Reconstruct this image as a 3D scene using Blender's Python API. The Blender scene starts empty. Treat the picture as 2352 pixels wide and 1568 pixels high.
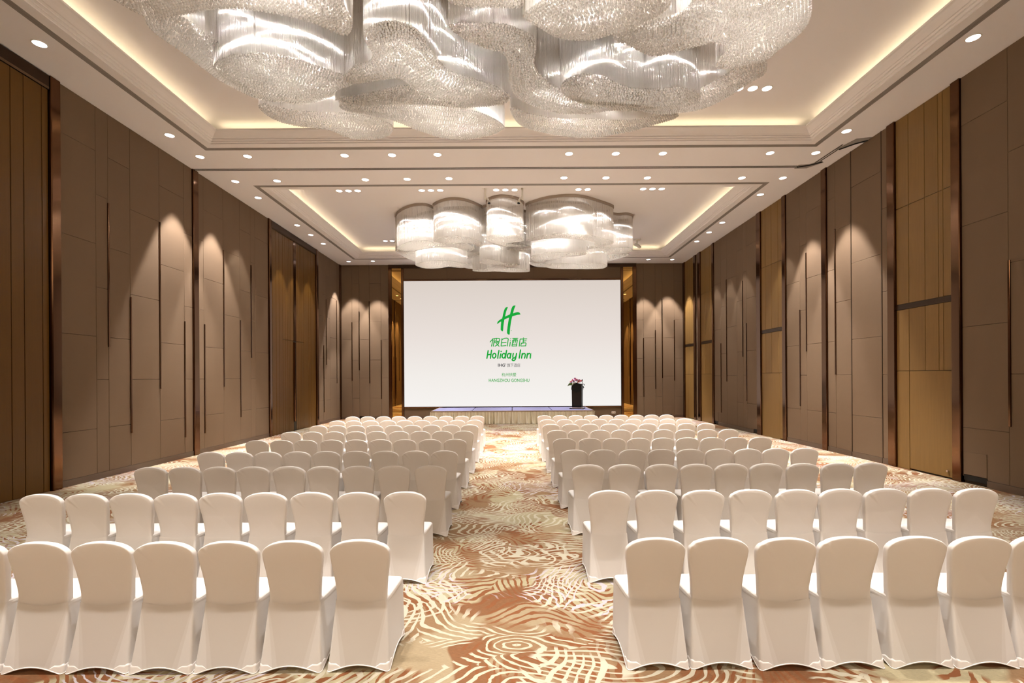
import bpy, math, random
import numpy as np
from mathutils import Vector

# ------------------------------------------------------------------ camera, world, exposure
scene = bpy.context.scene
COL = scene.collection
random.seed(7)
rng = np.random.default_rng(7)

F_PX, W_PX = 1110.7, 2352.0
cam_d = bpy.data.cameras.new('camera')
cam = bpy.data.objects.new('camera', cam_d)
COL.objects.link(cam)
cam.location = (0, 0, 2.12)
cam.rotation_euler = (math.pi / 2, 0.0063, 0)
cam_d.sensor_fit = 'HORIZONTAL'
cam_d.sensor_width = 36.0
cam_d.lens = 36.0 * F_PX / W_PX
cam_d.shift_x = -(1177.2 - 1176.0) / W_PX
cam_d.shift_y = (865.6 - 784.0) / W_PX
cam_d.clip_start = 0.05
scene.camera = cam

world = bpy.data.worlds.new('world')
scene.world = world
world.use_nodes = True
world.node_tree.nodes['Background'].inputs[0].default_value = (0.02, 0.018, 0.015, 1)
world.node_tree.nodes['Background'].inputs[1].default_value = 0.2

scene.view_settings.view_transform = 'Standard'
scene.view_settings.look = 'None'
scene.view_settings.gamma = 1.0
scene.view_settings.use_curve_mapping = False
EXPOSURE = 0.27
scene.view_settings.exposure = EXPOSURE
cy = scene.cycles
cy.max_bounces = 5
cy.diffuse_bounces = 3
cy.glossy_bounces = 3
cy.transmission_bounces = 4
cy.transparent_max_bounces = 8
cy.sample_clamp_indirect = 6.0
cy.use_adaptive_sampling = True
cy.adaptive_threshold = 0.15
cy.adaptive_min_samples = 20
cy.caustics_reflective = False
cy.caustics_refractive = False

# light levels (watts) and lamp colours
WARM = (1.0, 0.975, 0.95)
P_SOFFIT = 700.0      # soffit downlights
P_WASH = 2000.0        # the downlights that wash the walls
P_TRAY = 960.0        # trios in the raised trays
P_REAR = 720.0        # downlights behind the camera
P_COVE = 13.0         # hidden LED coves
P_REAR_FILL = 320.0       # each of three fill lamps added behind the camera
P_CHAND = 12.0        # each lamp inside a chandelier

ZC = 7.93      # soffit
ZT = 8.38      # raised tray ceiling
XW = 8.83      # side walls
YB = 24.9      # stage wall
YR = -9.0      # wall behind the camera

# ------------------------------------------------------------------ helpers
def link(o, parent=None):
    COL.objects.link(o)
    if parent is not None:
        o.parent = parent
    return o

def mesh_from(name, verts, faces, mat=None, smooth=False):
    me = bpy.data.meshes.new(name)
    me.from_pydata([tuple(v) for v in verts], [], faces)
    if smooth:
        me.polygons.foreach_set('use_smooth', [True] * len(me.polygons))
    if mat is not None:
        me.materials.append(mat)
    me.update()
    return me

def obj(name, me, parent=None, loc=None, rotz=0.0):
    o = bpy.data.objects.new(name, me)
    link(o, parent)
    if loc is not None:
        o.location = loc
    if rotz:
        o.rotation_euler = (0, 0, rotz)
    return o

def tag(o, label=None, cat=None, group=None, kind=None):
    if label: o['label'] = label
    if cat: o['category'] = cat
    if group: o['group'] = group
    if kind: o['kind'] = kind
    return o

def thing(name, label, cat, loc=(0, 0, 0), rotz=0.0, group=None):
    o = bpy.data.objects.new(name, None)
    o.empty_display_size = 0.1
    link(o)
    o.location = loc
    o.rotation_euler = (0, 0, rotz)
    return tag(o, label, cat, group)

class MB:
    """collects simple solids into one mesh"""
    def __init__(s): s.v = []; s.f = []
    def add(s, v, f):
        n = len(s.v); s.v += [tuple(p) for p in v]; s.f += [tuple(i + n for i in q) for q in f]; return s
    def box(s, x0, x1, y0, y1, z0, z1):
        return s.add([(x0,y0,z0),(x1,y0,z0),(x1,y1,z0),(x0,y1,z0),(x0,y0,z1),(x1,y0,z1),(x1,y1,z1),(x0,y1,z1)],
                     [(0,3,2,1),(4,5,6,7),(0,1,5,4),(1,2,6,5),(2,3,7,6),(3,0,4,7)])
    def cyl(s, c, r0, r1, z0, z1, n=16, cap=True):
        a = [2*math.pi*i/n for i in range(n)]
        v = [(c[0]+r0*math.cos(t), c[1]+r0*math.sin(t), z0) for t in a] + [(c[0]+r1*math.cos(t), c[1]+r1*math.sin(t), z1) for t in a]
        f = [(i,(i+1)%n,n+(i+1)%n,n+i) for i in range(n)]
        if cap: f += [tuple(range(n-1,-1,-1)), tuple(range(n,2*n))]
        return s.add(v, f)
    def tube(s, pts, r, n=8, closed=False):
        P = [Vector(p) for p in pts]; m = len(P); v = []; f = []
        rr = r if hasattr(r, '__len__') else [r]*m
        for i, p in enumerate(P):
            a = P[(i-1) % m] if (closed or i > 0) else p
            b = P[(i+1) % m] if (closed or i < m-1) else p
            t = (b-a).normalized()
            ref = Vector((0,0,1)) if abs(t.z) < 0.95 else Vector((0,1,0))
            u = t.cross(ref).normalized(); w = t.cross(u)
            for k in range(n):
                q = 2*math.pi*k/n
                v.append(p + u*math.cos(q)*rr[i] + w*math.sin(q)*rr[i])
        for i in range(m if closed else m-1):
            j = (i+1) % m
            for k in range(n):
                f.append((i*n+k, i*n+(k+1)%n, j*n+(k+1)%n, j*n+k))
        if not closed:
            f += [tuple(range(n-1,-1,-1)), tuple(range((m-1)*n, m*n))]
        return s.add(v, f)
    def loft(s, rings, close=True, cap0=False, cap1=False):
        n = len(rings[0]); v = [p for r in rings for p in r]; f = []
        for i in range(len(rings)-1):
            for k in range(n if close else n-1):
                f.append((i*n+k, i*n+(k+1)%n, (i+1)*n+(k+1)%n, (i+1)*n+k))
        if cap0: f.append(tuple(range(n-1,-1,-1)))
        if cap1: f.append(tuple(range((len(rings)-1)*n, len(rings)*n)))
        return s.add(v, f)
    def mesh(s, name, mat=None, smooth=False): return mesh_from(name, s.v, s.f, mat, smooth)
    def build(s, name, mat=None, parent=None, smooth=False, loc=None, rotz=0.0):
        return obj(name, s.mesh(name, mat, smooth), parent, loc, rotz)

def smooth_closed(pts, k=4):
    n = len(pts); out = []
    for i in range(n):
        p0, p1, p2, p3 = (np.array(pts[(i+j-1) % n], float) for j in range(4))
        for q in range(k):
            t = q/k
            out.append(tuple(.5*((2*p1)+(-p0+p2)*t+(2*p0-5*p1+4*p2-p3)*t*t+(-p0+3*p1-3*p2+p3)*t**3)))
    return out
def smooth_open(pts, k=5):
    P = [pts[0]] + list(pts) + [pts[-1]]; out = []
    for i in range(1, len(P)-2):
        p0, p1, p2, p3 = (np.array(P[i+j-1], float) for j in range(4))
        for q in range(k):
            t = q/k
            out.append(tuple(.5*((2*p1)+(-p0+p2)*t+(2*p0-5*p1+4*p2-p3)*t*t+(-p0+3*p1-3*p2+p3)*t**3)))
    return out + [tuple(pts[-1])]
ORD = ['zeroth','first','second','third','fourth','fifth','sixth','seventh','eighth','ninth','tenth']

# ------------------------------------------------------------------ materials
def new_mat(name):
    m = bpy.data.materials.new(name); m.use_nodes = True
    nt = m.node_tree
    for n in list(nt.nodes): nt.nodes.remove(n)
    out = nt.nodes.new('ShaderNodeOutputMaterial')
    return m, nt, out

class G:
    """tiny node-graph helper"""
    def __init__(s, nt): s.nt = nt
    def put(s, sock, v):
        if isinstance(v, bpy.types.NodeSocket): s.nt.links.new(v, sock)
        elif v is not None: sock.default_value = v
    def n(s, typ, attrs=None, **ins):
        nd = s.nt.nodes.new('ShaderNode' + typ)
        for k, v in (attrs or {}).items(): setattr(nd, k, v)
        for k, v in ins.items():
            key = int(k[1:]) if k[0] == 'i' and k[1:].isdigit() else k.replace('_', ' ')
            s.put(nd.inputs[key], v)
        return nd
    def m(s, op, a, b=None, c=None, clamp=False):
        nd = s.n('Math', {'operation': op, 'use_clamp': clamp}, i0=a)
        if b is not None: s.put(nd.inputs[1], b)
        if c is not None: s.put(nd.inputs[2], c)
        return nd.outputs[0]
    def mix(s, fac, a, b):
        nd = s.nt.nodes.new('ShaderNodeMix'); nd.data_type = 'RGBA'
        s.put(nd.inputs[0], fac)
        s.put(nd.inputs[6], a if isinstance(a, bpy.types.NodeSocket) else (*a, 1))
        s.put(nd.inputs[7], b if isinstance(b, bpy.types.NodeSocket) else (*b, 1))
        return nd.outputs[2]
    def step(s, x, lo, hi, a=0.0, b=1.0):
        nd = s.n('MapRange', {'interpolation_type': 'SMOOTHSTEP'}, i0=x, i1=lo, i2=hi, i3=a, i4=b)
        return nd.outputs[0]
    def vmath(s, op, a, b=None):
        nd = s.nt.nodes.new('ShaderNodeVectorMath'); nd.operation = op
        s.put(nd.inputs[0], a)
        if b is not None: s.put(nd.inputs[3 if op == 'SCALE' else 1], b)
        return nd.outputs[0]
    def noise(s, vec, scale, detail=2.0, rough=0.5):
        return s.n('TexNoise', None, Vector=vec, Scale=scale, Detail=detail, Roughness=rough)

def principled(name, color, rough=0.5, metallic=0.0, spec=0.5, noise=None, bump=None, rand=0.0):
    m, nt, out = new_mat(name); g = G(nt)
    p = g.n('BsdfPrincipled', None, Roughness=rough, Metallic=metallic)
    p.inputs['Specular IOR Level'].default_value = spec
    col = (*color, 1)
    tc = nt.nodes.new('ShaderNodeTexCoord')
    if noise:
        sc, amt, stretch = noise
        v = g.vmath('MULTIPLY', tc.outputs['Object'], stretch)
        nz = g.noise(v, sc, 4.0, 0.6)
        f = g.m('MULTIPLY_ADD', nz.outputs[0], 2*amt, 1-amt)
        col = g.vmath('SCALE', color, f)
    if rand:
        oi = nt.nodes.new('ShaderNodeObjectInfo')
        f = g.m('MULTIPLY_ADD', oi.outputs['Random'], 2*rand, 1-rand)
        base = col if isinstance(col, bpy.types.NodeSocket) else color
        col = g.vmath('SCALE', base, f)
    g.put(p.inputs['Base Color'], col)
    if bump:
        sc, st, stretch = bump
        v = g.vmath('MULTIPLY', tc.outputs['Object'], stretch)
        nz = g.noise(v, sc, 3.0, 0.6)
        b = g.n('Bump', None, Strength=st, Distance=0.01, Height=nz.outputs[0])
        nt.links.new(b.outputs[0], p.inputs['Normal'])
    nt.links.new(p.outputs[0], out.inputs[0])
    return m

def emission(name, color, strength):
    m, nt, out = new_mat(name); g = G(nt)
    e = g.n('Emission', None, Color=(*color, 1), Strength=strength)
    nt.links.new(e.outputs[0], out.inputs[0])
    return m

def fabric_cover(name, bands=False):
    m, nt, out = new_mat(name); g = G(nt)
    tc = nt.nodes.new('ShaderNodeTexCoord')
    nz = g.noise(tc.outputs['Object'], 420.0, 1.0)
    b = g.n('Bump', None, Strength=0.05, Distance=0.002, Height=nz.outputs[0])
    col = (0.80, 0.75, 0.705, 1); thick = 0.26
    if bands:       # the stretched cloth is doubled in wedges running from the waist to the rear feet
        sp = g.n('SeparateXYZ', None, Vector=tc.outputs['Object'])
        ax = g.m('ABSOLUTE', sp.outputs[0]); z = sp.outputs[2]
        e1 = g.m('MULTIPLY_ADD', z, .165, .120); e2 = g.m('MULTIPLY_ADD', z, .235, .080)
        f1 = g.step(g.m('SUBTRACT', ax, e1), -.003, .003); f2 = g.step(g.m('SUBTRACT', ax, e2), -.003, .003)
        f = g.m('MULTIPLY_ADD', f2, .45, g.m('MULTIPLY', f1, .55))
        col = g.mix(f, (0.72, 0.665, 0.61), (0.85, 0.81, 0.775))
    d = g.n('BsdfPrincipled', None, Base_Color=col, Roughness=0.75, Normal=b.outputs[0])
    d.inputs['Specular IOR Level'].default_value = 0.2
    d.inputs['Sheen Weight'].default_value = 0.15
    t = g.n('BsdfTranslucent', None, Color=(0.80, 0.70, 0.585, 1))
    mx = g.n('MixShader', None, i0=thick, i1=d.outputs[0], i2=t.outputs[0])
    nt.links.new(mx.outputs[0], out.inputs[0])
    return m

def crystal_rods(name):
    """glass rods: a clear core, and light that keeps its slope along the rod (bright wavy caustic lines)"""
    m, nt, out = new_mat(name); g = G(nt)
    tan = g.n('CombineXYZ', None, X=0.0, Y=0.0, Z=1.0)
    def hair(comp, ru, rv, col):
        h = g.n('BsdfHair', {'component': comp}, Color=(*col, 1))
        h.inputs['Offset'].default_value = 0.0
        h.inputs['RoughnessU'].default_value = ru
        h.inputs['RoughnessV'].default_value = rv
        nt.links.new(tan.outputs[0], h.inputs['Tangent'])
        return h.outputs[0]
    sharp = g.n('MixShader', None, i0=0.5, i1=hair('Reflection', 0.005, 1.0, (.86, .82, .775)), i2=hair('Transmission', 0.005, 1.0, (.86, .82, .775))).outputs[0]
    soft = g.n('MixShader', None, i0=0.5, i1=hair('Reflection', 0.30, 1.0, (.7, .67, .64)), i2=hair('Transmission', 0.30, 1.0, (.7, .67, .64))).outputs[0]
    mh = g.n('MixShader', None, i0=0.05, i1=sharp, i2=soft)
    df = g.n('BsdfDiffuse', None, Color=(0.92, 0.875, 0.82, 1))
    tl = g.n('BsdfTranslucent', None, Color=(0.92, 0.875, 0.82, 1))
    md = g.n('MixShader', None, i0=0.5, i1=df.outputs[0], i2=tl.outputs[0])
    m1 = g.n('MixShader', None, i0=0.33, i1=mh.outputs[0], i2=md.outputs[0])
    nt.links.new(m1.outputs[0], out.inputs[0])
    return m

def crystal_beads(name):
    m, nt, out = new_mat(name); g = G(nt)
    gl = g.n('BsdfGlossy', None, Color=(1, 0.98, 0.95, 1), Roughness=0.05)
    df = g.n('BsdfDiffuse', None, Color=(0.90, 0.865, 0.81, 1))
    tl = g.n('BsdfTranslucent', None, Color=(0.94, 0.91, 0.87, 1))
    m1 = g.n('MixShader', None, i0=0.55, i1=df.outputs[0], i2=tl.outputs[0])
    m2 = g.n('MixShader', None, i0=0.36, i1=m1.outputs[0], i2=gl.outputs[0])
    tr = g.n('BsdfTransparent', None, Color=(0.98, 0.97, 0.95, 1))
    m3 = g.n('MixShader', None, i0=0.42, i1=m2.outputs[0], i2=tr.outputs[0])
    nt.links.new(m3.outputs[0], out.inputs[0])
    return m

def carpet(name):
    m, nt, out = new_mat(name); g = G(nt)
    tc = nt.nodes.new('ShaderNodeTexCoord'); P = tc.outputs['Object']
    def warp(scale, amt, off, p=P, detail=2.0):
        q = g.vmath('ADD', p, off)
        nz = g.noise(q, scale, detail)
        d = g.vmath('SUBTRACT', nz.outputs['Color'], (0.5, 0.5, 0.5))
        d = g.vmath('SCALE', d, amt)
        return g.vmath('ADD', p, d)
    def rings(off, vscale, k, w1, lo, hi, stretch=(1, 1, 0)):
        p = g.vmath('ADD', P, off)
        p = g.vmath('MULTIPLY', p, stretch)
        p = warp(0.9, w1, off, p, 1.0)
        p = warp(5.0, 0.10, off, p, 2.0)
        vo = g.n('TexVoronoi', {'voronoi_dimensions': '2D', 'feature': 'F1'}, Vector=p, Scale=vscale)
        ph = g.m('MULTIPLY_ADD', vo.outputs['Distance'], k, vo.outputs['Color'])
        fr = g.m('FRACT', ph)
        tri = g.m('ABSOLUTE', g.m('MULTIPLY_ADD', fr, 2.0, -1.0))
        nz = g.noise(p, 6.0, 2.0)
        tri = g.m('MULTIPLY_ADD', nz.outputs[0], 0.55, g.m('SUBTRACT', tri, 0.27))
        return g.step(tri, lo, hi), vo
    r1, v1 = rings((3.1, 7.7, 0), 0.80, 16.0, 1.0, 0.58, 0.67)
    r2, v2 = rings((11.3, 2.9, 0), 0.62, 21.0, 1.3, 0.64, 0.72)
    r3, v3 = rings((-5.2, 17.1, 0), 0.55, 23.0, 1.6, 0.74, 0.82)
    r4, v4 = rings((23.7, -8.1, 0), 0.95, 13.5, 0.9, 0.64, 0.72, (.7, 1.3, 0))
    def region(off, sc, lo, hi):
        q = g.vmath('ADD', P, off)
        return g.step(g.noise(q, sc, 2.0, 0.5).outputs[0], lo, hi)
    base = g.mix(region((1, 2, 0), 0.75, 0.46, 0.50), (0.40, 0.30, 0.18), (0.31, 0.185, 0.096))
    base = g.mix(region((5, 9, 0), 0.9, 0.53, 0.555), base, (0.46, 0.385, 0.235))
    base = g.mix(region((25, 4, 0), 1.0, 0.555, 0.575), base, (0.25, 0.115, 0.052))
    # woven streaks along x
    st = g.noise(g.vmath('MULTIPLY', P, (9, 70, 1)), 3.0, 3.0, 0.7).outputs[0]
    base = g.vmath('SCALE', base, g.m('MULTIPLY_ADD', st, 0.62, 0.40))
    ra = region((40, 12, 0), 0.85, 0.45, 0.48)
    rb = region((17, 31, 0), 0.85, 0.48, 0.51)
    rc = region((-9, 23, 0), 0.7, 0.54, 0.57)
    rd = region((-29, -13, 0), 0.9, 0.50, 0.53)
    c = g.mix(g.m('MULTIPLY', r1, ra), base, (0.185, 0.070, 0.028))
    c = g.mix(g.m('MULTIPLY', r4, rd), c, (0.42, 0.37, 0.275))
    c = g.mix(g.m('MULTIPLY', r2, rb), c, (0.435, 0.385, 0.29))
    c = g.mix(g.m('MULTIPLY', r3, rc), c, (0.42, 0.37, 0.385))
    p = g.n('BsdfPrincipled', None, Base_Color=c, Roughness=0.95)
    p.inputs['Specular IOR Level'].default_value = 0.1
    hz = g.noise(P, 260.0, 2.0, 0.7).outputs[0]
    hsum = g.m('MULTIPLY_ADD', r2, 0.5, hz)
    b = g.n('Bump', None, Strength=0.35, Distance=0.006, Height=hsum)
    nt.links.new(b.outputs[0], p.inputs['Normal'])
    nt.links.new(p.outputs[0], out.inputs[0])
    return m

def screen_mat(name, z0, z1):
    m, nt, out = new_mat(name); g = G(nt)
    tc = nt.nodes.new('ShaderNodeTexCoord')
    sp = g.n('SeparateXYZ', None, Vector=tc.outputs['Object'])
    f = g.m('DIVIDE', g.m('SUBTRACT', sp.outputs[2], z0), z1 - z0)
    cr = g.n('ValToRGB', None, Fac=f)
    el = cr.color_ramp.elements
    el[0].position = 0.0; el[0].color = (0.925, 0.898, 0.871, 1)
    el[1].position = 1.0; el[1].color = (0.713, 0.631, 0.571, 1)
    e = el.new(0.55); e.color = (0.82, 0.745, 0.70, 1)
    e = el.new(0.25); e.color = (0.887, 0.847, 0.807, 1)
    em = g.n('Emission', None, Color=cr.outputs[0], Strength=2.0**-EXPOSURE)
    nt.links.new(em.outputs[0], out.inputs[0])
    return m

M = {}
M['ceiling'] = principled('ceiling_paint', (0.83, 0.80, 0.80), 0.9, spec=0.2)
M['molding'] = principled('molding_paint', (0.83, 0.795, 0.785), 0.7, spec=0.3)
M['diffuser'] = principled('grey_diffuser_metal', (0.27, 0.24, 0.215), 0.5, spec=0.3)
M['track'] = principled('dark_track_metal', (0.10, 0.085, 0.07), 0.45, metallic=0.5)
M['fabric'] = principled('taupe_wall_fabric', (0.158, 0.103, 0.062), 0.85, spec=0.2, noise=(3.0, 0.04, (1, 1, 1)), bump=(300.0, 0.06, (1, 1, 1)), rand=0.025)
M['backing'] = principled('dark_joint_backing', (0.07, 0.05, 0.033), 0.9, spec=0.1)
M['bronze'] = principled('bronze_metal', (0.135, 0.067, 0.034), 0.14, metallic=1.0, bump=(1.2, 0.02, (1, 1, 1)))
M['darkbronze'] = principled('dark_bronze_metal', (0.06, 0.036, 0.021), 0.35, metallic=0.9)
M['wood'] = principled('golden_brown_veneer', (0.205, 0.114, 0.034), 0.42, spec=0.2, noise=(2.0, 0.16, (14, 14, 0.7)), rand=0.05)
M['doorwood'] = principled('brown_veneer', (0.115, 0.052, 0.009), 0.36, spec=0.2, noise=(2.0, 0.16, (14, 14, 0.7)), rand=0.05)
M['base'] = principled('brown_skirting', (0.10, 0.06, 0.035), 0.5, noise=(4.0, 0.15, (1, 1, 6)))
M['mirror'] = principled('bronze_mirror', (0.52, 0.30, 0.085), 0.015, metallic=1.0, bump=(0.55, 0.045, (1, 1, 0.6)))
M['cover'] = fabric_cover('white_stretch_fabric')
M['skirt'] = fabric_cover('white_stretch_fabric_skirt', True)
M['hem'] = principled('white_hem', (0.84, 0.80, 0.77), 0.7, spec=0.2)
M['pocket'] = principled('white_foot_pocket', (0.79, 0.735, 0.69), 0.7, spec=0.2)
M['rods'] = crystal_rods('crystal_rods')
M['beads'] = crystal_beads('crystal_beads')
M['canopy'] = principled('chandelier_canopy_paint', (0.36, 0.29, 0.235), 0.5, spec=0.3)
M['carpet'] = carpet('patterned_carpet')
M['white'] = principled('white_plastic', (0.78, 0.74, 0.68), 0.4)
M['black'] = principled('black_lacquer', (0.007, 0.0065, 0.006), 0.4, spec=0.2)
M['darkpanel'] = principled('dark_brown_panel', (0.022, 0.015, 0.011), 0.45, spec=0.2)
M['chrome'] = principled('polished_metal', (0.75, 0.70, 0.72), 0.15, metallic=1.0)
M['stage'] = principled('blue_grey_stage_carpet', (0.27, 0.26, 0.44), 0.95, spec=0.1, noise=(60.0, 0.15, (1, 1, 1)))
M['satin'] = principled('cream_satin', (0.86, 0.79, 0.62), 0.28, spec=0.6)
M['satinband'] = principled('tan_band', (0.50, 0.37, 0.25), 0.6)
M['lens'] = emission('lamp_lens', (1.0, 0.97, 0.96), 7.0)
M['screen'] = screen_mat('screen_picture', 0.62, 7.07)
M['green'] = emission('green_print', (0.011, 0.395, 0.045), 2.0**-EXPOSURE)
M['grey'] = emission('grey_print', (0.11, 0.105, 0.11), 2.0**-EXPOSURE)
M['leaf'] = principled('leaf_green', (0.10, 0.16, 0.035), 0.5)
M['paleleaf'] = principled('pale_leaf', (0.50, 0.52, 0.38), 0.5)
M['pink'] = principled('pink_petal', (0.72, 0.22, 0.32), 0.6)
M['lilac'] = principled('lilac_petal', (0.50, 0.28, 0.55), 0.6)
M['red'] = principled('red_petal', (0.65, 0.05, 0.03), 0.55)

# ------------------------------------------------------------------ floor
fl = mesh_from('floor', [(-XW-.1, YR, 0), (XW+.1, YR, 0), (XW+.1, YB+.1, 0), (-XW-.1, YB+.1, 0)], [(0, 1, 2, 3)], M['carpet'])
tag(obj('floor', fl), 'patterned carpet of cream, brown and beige swirls', kind='structure')

# ------------------------------------------------------------------ ceiling
TRAYS = [(3.15, 12.3), (14.55, 23.7)]     # outer edge of each recessed tray along the room
TX = 7.77
def rrect(x0, x1, y0, y1, r, z, n=9):
    r = max(r, 0.001); pts = []
    for cx, cyy, a0 in ((x1-r, y1-r, 0), (x0+r, y1-r, 90), (x0+r, y0+r, 180), (x1-r, y0+r, 270)):
        for i in range(n):
            a = math.radians(a0 + 90*i/(n-1))
            pts.append((cx + r*math.cos(a), cyy + r*math.sin(a), z))
    return pts
mb = MB()
ys = [YR-.1, 3.15, 12.3, 14.55, 23.7, YB+.1]; xs = [-XW-.1, -TX, TX, XW+.1]
for j in range(5):
    for i in range(3):
        if i == 1 and j in (1, 3): continue
        mb.add([(xs[i], ys[j], ZC), (xs[i], ys[j+1], ZC), (xs[i+1], ys[j+1], ZC), (xs[i+1], ys[j], ZC)], [(0, 1, 2, 3)])
ceil = tag(mb.build('ceiling', M['ceiling']), 'pinkish beige soffit with two raised trays', kind='structure')

def ring(t, off, z, r=0.0):
    y0, y1 = t
    return rrect(-TX+off, TX-off, y0+off, y1-off, r, z)
for t in TRAYS:
    y0, y1 = t
    # linear air diffuser bars round the tray, mitred at the corners, two slots each
    for side in range(4):
        b = MB()
        for (o0, o1, z) in ((0.0, .045, ZC-.004), (.045, .050, ZC+.006), (.050, .086, ZC-.003), (.086, .091, ZC+.006), (.092, .13, ZC-.004)):
            A = [(-TX+o0, y0+o0), (TX-o0, y0+o0), (TX-o0, y1-o0), (-TX+o0, y1-o0)]
            B = [(-TX+o1, y0+o1), (TX-o1, y0+o1), (TX-o1, y1-o1), (-TX+o1, y1-o1)]
            i, j = side, (side+1) % 4
            b.add([(*A[i], z), (*A[j], z), (*B[j], z), (*B[i], z)], [(0, 3, 2, 1)])
            b.add([(*A[i], z), (*A[j], z), (*A[j], ZC+.02), (*A[i], ZC+.02)], [(0, 1, 2, 3)])
            b.add([(*B[i], z), (*B[j], z), (*B[j], ZC+.02), (*B[i], ZC+.02)], [(0, 1, 2, 3)])
        b.build('air_diffuser', M['diffuser'], ceil)
    prof = [(.13, ZC+.02), (.13, ZC-.001), (.33, ZC), (.33, ZC+.018), (.365, ZC+.03), (.385, ZC+.03), (.385, ZC+.048), (.42, ZC+.06), (.44, ZC+.06),
            (.44, ZC+.078), (.475, ZC+.09), (.5, ZC+.09), (.52, ZC+.10), (.57, ZC+.125), (.64, ZC+.155), (.68, ZC+.165), (.68, ZC+.20), (.66, ZC+.21), (.25, ZC+.21)]
    MB().loft([ring(t, o, z) for o, z in prof]).build('crown_molding', M['molding'], ceil)
    cp = [(.25, ZC+.21), (.12, ZC+.21), (.10, ZC+.24)]
    for i in range(9):
        a = math.radians(90*i/8)
        cp.append((.10 + .62*(1-math.cos(a)), ZC+.24 + (ZT-ZC-.24)*math.sin(a)))
    MB().loft([ring(t, o, z, .25 + .55*min(1, o/.7)) for o, z in cp]).build('cove', M['molding'], ceil, smooth=True)
    tr = ring(t, .72, ZT, .80)
    mesh = mesh_from('tray_ceiling', tr, [tuple(range(len(tr)))[::-1]], M['ceiling'])
    obj('tray_ceiling', mesh, ceil)
    # hidden LED strips on the cove ledge
    for (cx, cyy, sx, sy) in ((-TX+.42, (y0+y1)/2, .05, y1-y0-1.3), (TX-.42, (y0+y1)/2, .05, y1-y0-1.3), (0, y0+.42, 2*TX-1.3, .05), (0, y1-.42, 2*TX-1.3, .05)):
        ld = bpy.data.lights.new('cove_light', 'AREA'); ld.shape = 'RECTANGLE'; ld.size = sx; ld.size_y = sy
        ld.energy = P_COVE * max(sx, sy) / 10; ld.color = (1.0, 0.80, 0.50)
        lo = link(bpy.data.objects.new('cove_light', ld)); lo.location = (cx, cyy, ZC+.225); lo.rotation_euler = (math.pi, 0, 0)

# dark rail of the folding partition, let into the soffit, with its two switch plates
for name, pts in (('partition_rail', [(-XW, 13.44), (8.18, 13.47)]), ('partition_rail', [(8.34, 13.40), (8.40, 12.20)])):
    (xa, ya), (xb, yb_) = pts
    d = Vector((xb-xa, yb_-ya, 0)).normalized(); nrm = Vector((-d.y, d.x, 0))
    b = MB()
    for o0, o1, z in ((-.055, -.02, -.008), (-.02, .02, .02), (.02, .055, -.008)):
        v = []
        for (x, y) in ((xa, ya), (xb, yb_)):
            for o in (o0, o1):
                for zz in (ZC+z, ZC+.02): v.append((x+nrm.x*o, y+nrm.y*o, zz))
        b.add(v, [(0,4,6,2),(0,1,5,4),(2,6,7,3),(0,2,3,1),(4,5,7,6)])
    b.build(name, M['track'], ceil)
def plate(pts):
    v = [(x, y, ZC-.012) for x, y in pts] + [(x, y, ZC+.01) for x, y in pts]; n = len(pts)
    f = [tuple(range(n))] + [(i, (i+1) % n, n+(i+1) % n, n+i) for i in range(n)]
    MB().add(v, f).build('switch_plate', M['diffuser'], ceil)
    c = MB(); c.tube([(sum(p[0] for p in pts[:2])/2, sum(p[1] for p in pts[:2])/2, ZC-.014), (sum(p[0] for p in pts)/n, sum(p[1] for p in pts)/n, ZC-.016), (sum(p[0] for p in pts[n//2:n//2+2])/2, sum(p[1] for p in pts[n//2:n//2+2])/2, ZC-.014)], .022, 6)
    c.build('curved_rail', M['black'], ceil)
plate([(7.95, 13.36), (7.95, 13.58), (8.28, 13.56), (8.52, 13.2), (8.40, 13.1), (8.22, 13.32)])
plate([(8.36, 12.45), (8.50, 12.4), (8.72, 12.12), (8.82, 12.08), (8.82, 11.82), (8.50, 11.9)])

# ------------------------------------------------------------------ walls
def panel_mesh(name, w, h, t, c, mat):
    """board lying in u-v with its front at n=0 and chamfered front edges; axes (u, n, v)"""
    c = min(c, w*.3, h*.3)
    v = [(c,0,c),(w-c,0,c),(w-c,0,h-c),(c,0,h-c),(0,c,0),(w,c,0),(w,c,h),(0,c,h),(0,t,0),(w,t,0),(w,t,h),(0,t,h)]
    f = [(0,1,2,3),(4,5,1,0),(5,6,2,1),(6,7,3,2),(7,4,0,3),(8,9,5,4),(9,10,6,5),(10,11,7,6),(11,8,4,7)]
    return mesh_from(name, v, f, mat)
# frames: origin + direction of u seen from inside the room, n points into the wall
FR = {'left': (lambda a: (-XW, a, 0), math.pi/2), 'right': (lambda a: (XW, a, 0), -math.pi/2), 'back': (lambda a: (a, YB, 0), 0.0), 'rear': (lambda a: (a, YR, 0), math.pi)}
WALL = {}
def wall_obj(side, verts, label):
    WALL[side] = tag(mesh_and('wall_'+side, verts), label, kind='structure')
def mesh_and(n, v): return obj(n, mesh_from(n, v, [(0, 1, 2, 3)], M['backing']))
D = .045
wall_obj('left', [(-XW-D, YR, 0), (-XW-D, YB+.1, 0), (-XW-D, YB+.1, ZC+.05), (-XW-D, YR, ZC+.05)], 'taupe fabric panelled wall on the left')
wall_obj('right', [(XW+D, YR, 0), (XW+D, YB+.1, 0), (XW+D, YB+.1, ZC+.05), (XW+D, YR, ZC+.05)], 'taupe and wood panelled wall on the right')
wall_obj('back', [(-XW-.1, YB+D, 0), (XW+.1, YB+D, 0), (XW+.1, YB+D, ZC+.05), (-XW-.1, YB+D, ZC+.05)], 'taupe panelled wall behind the stage')
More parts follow.
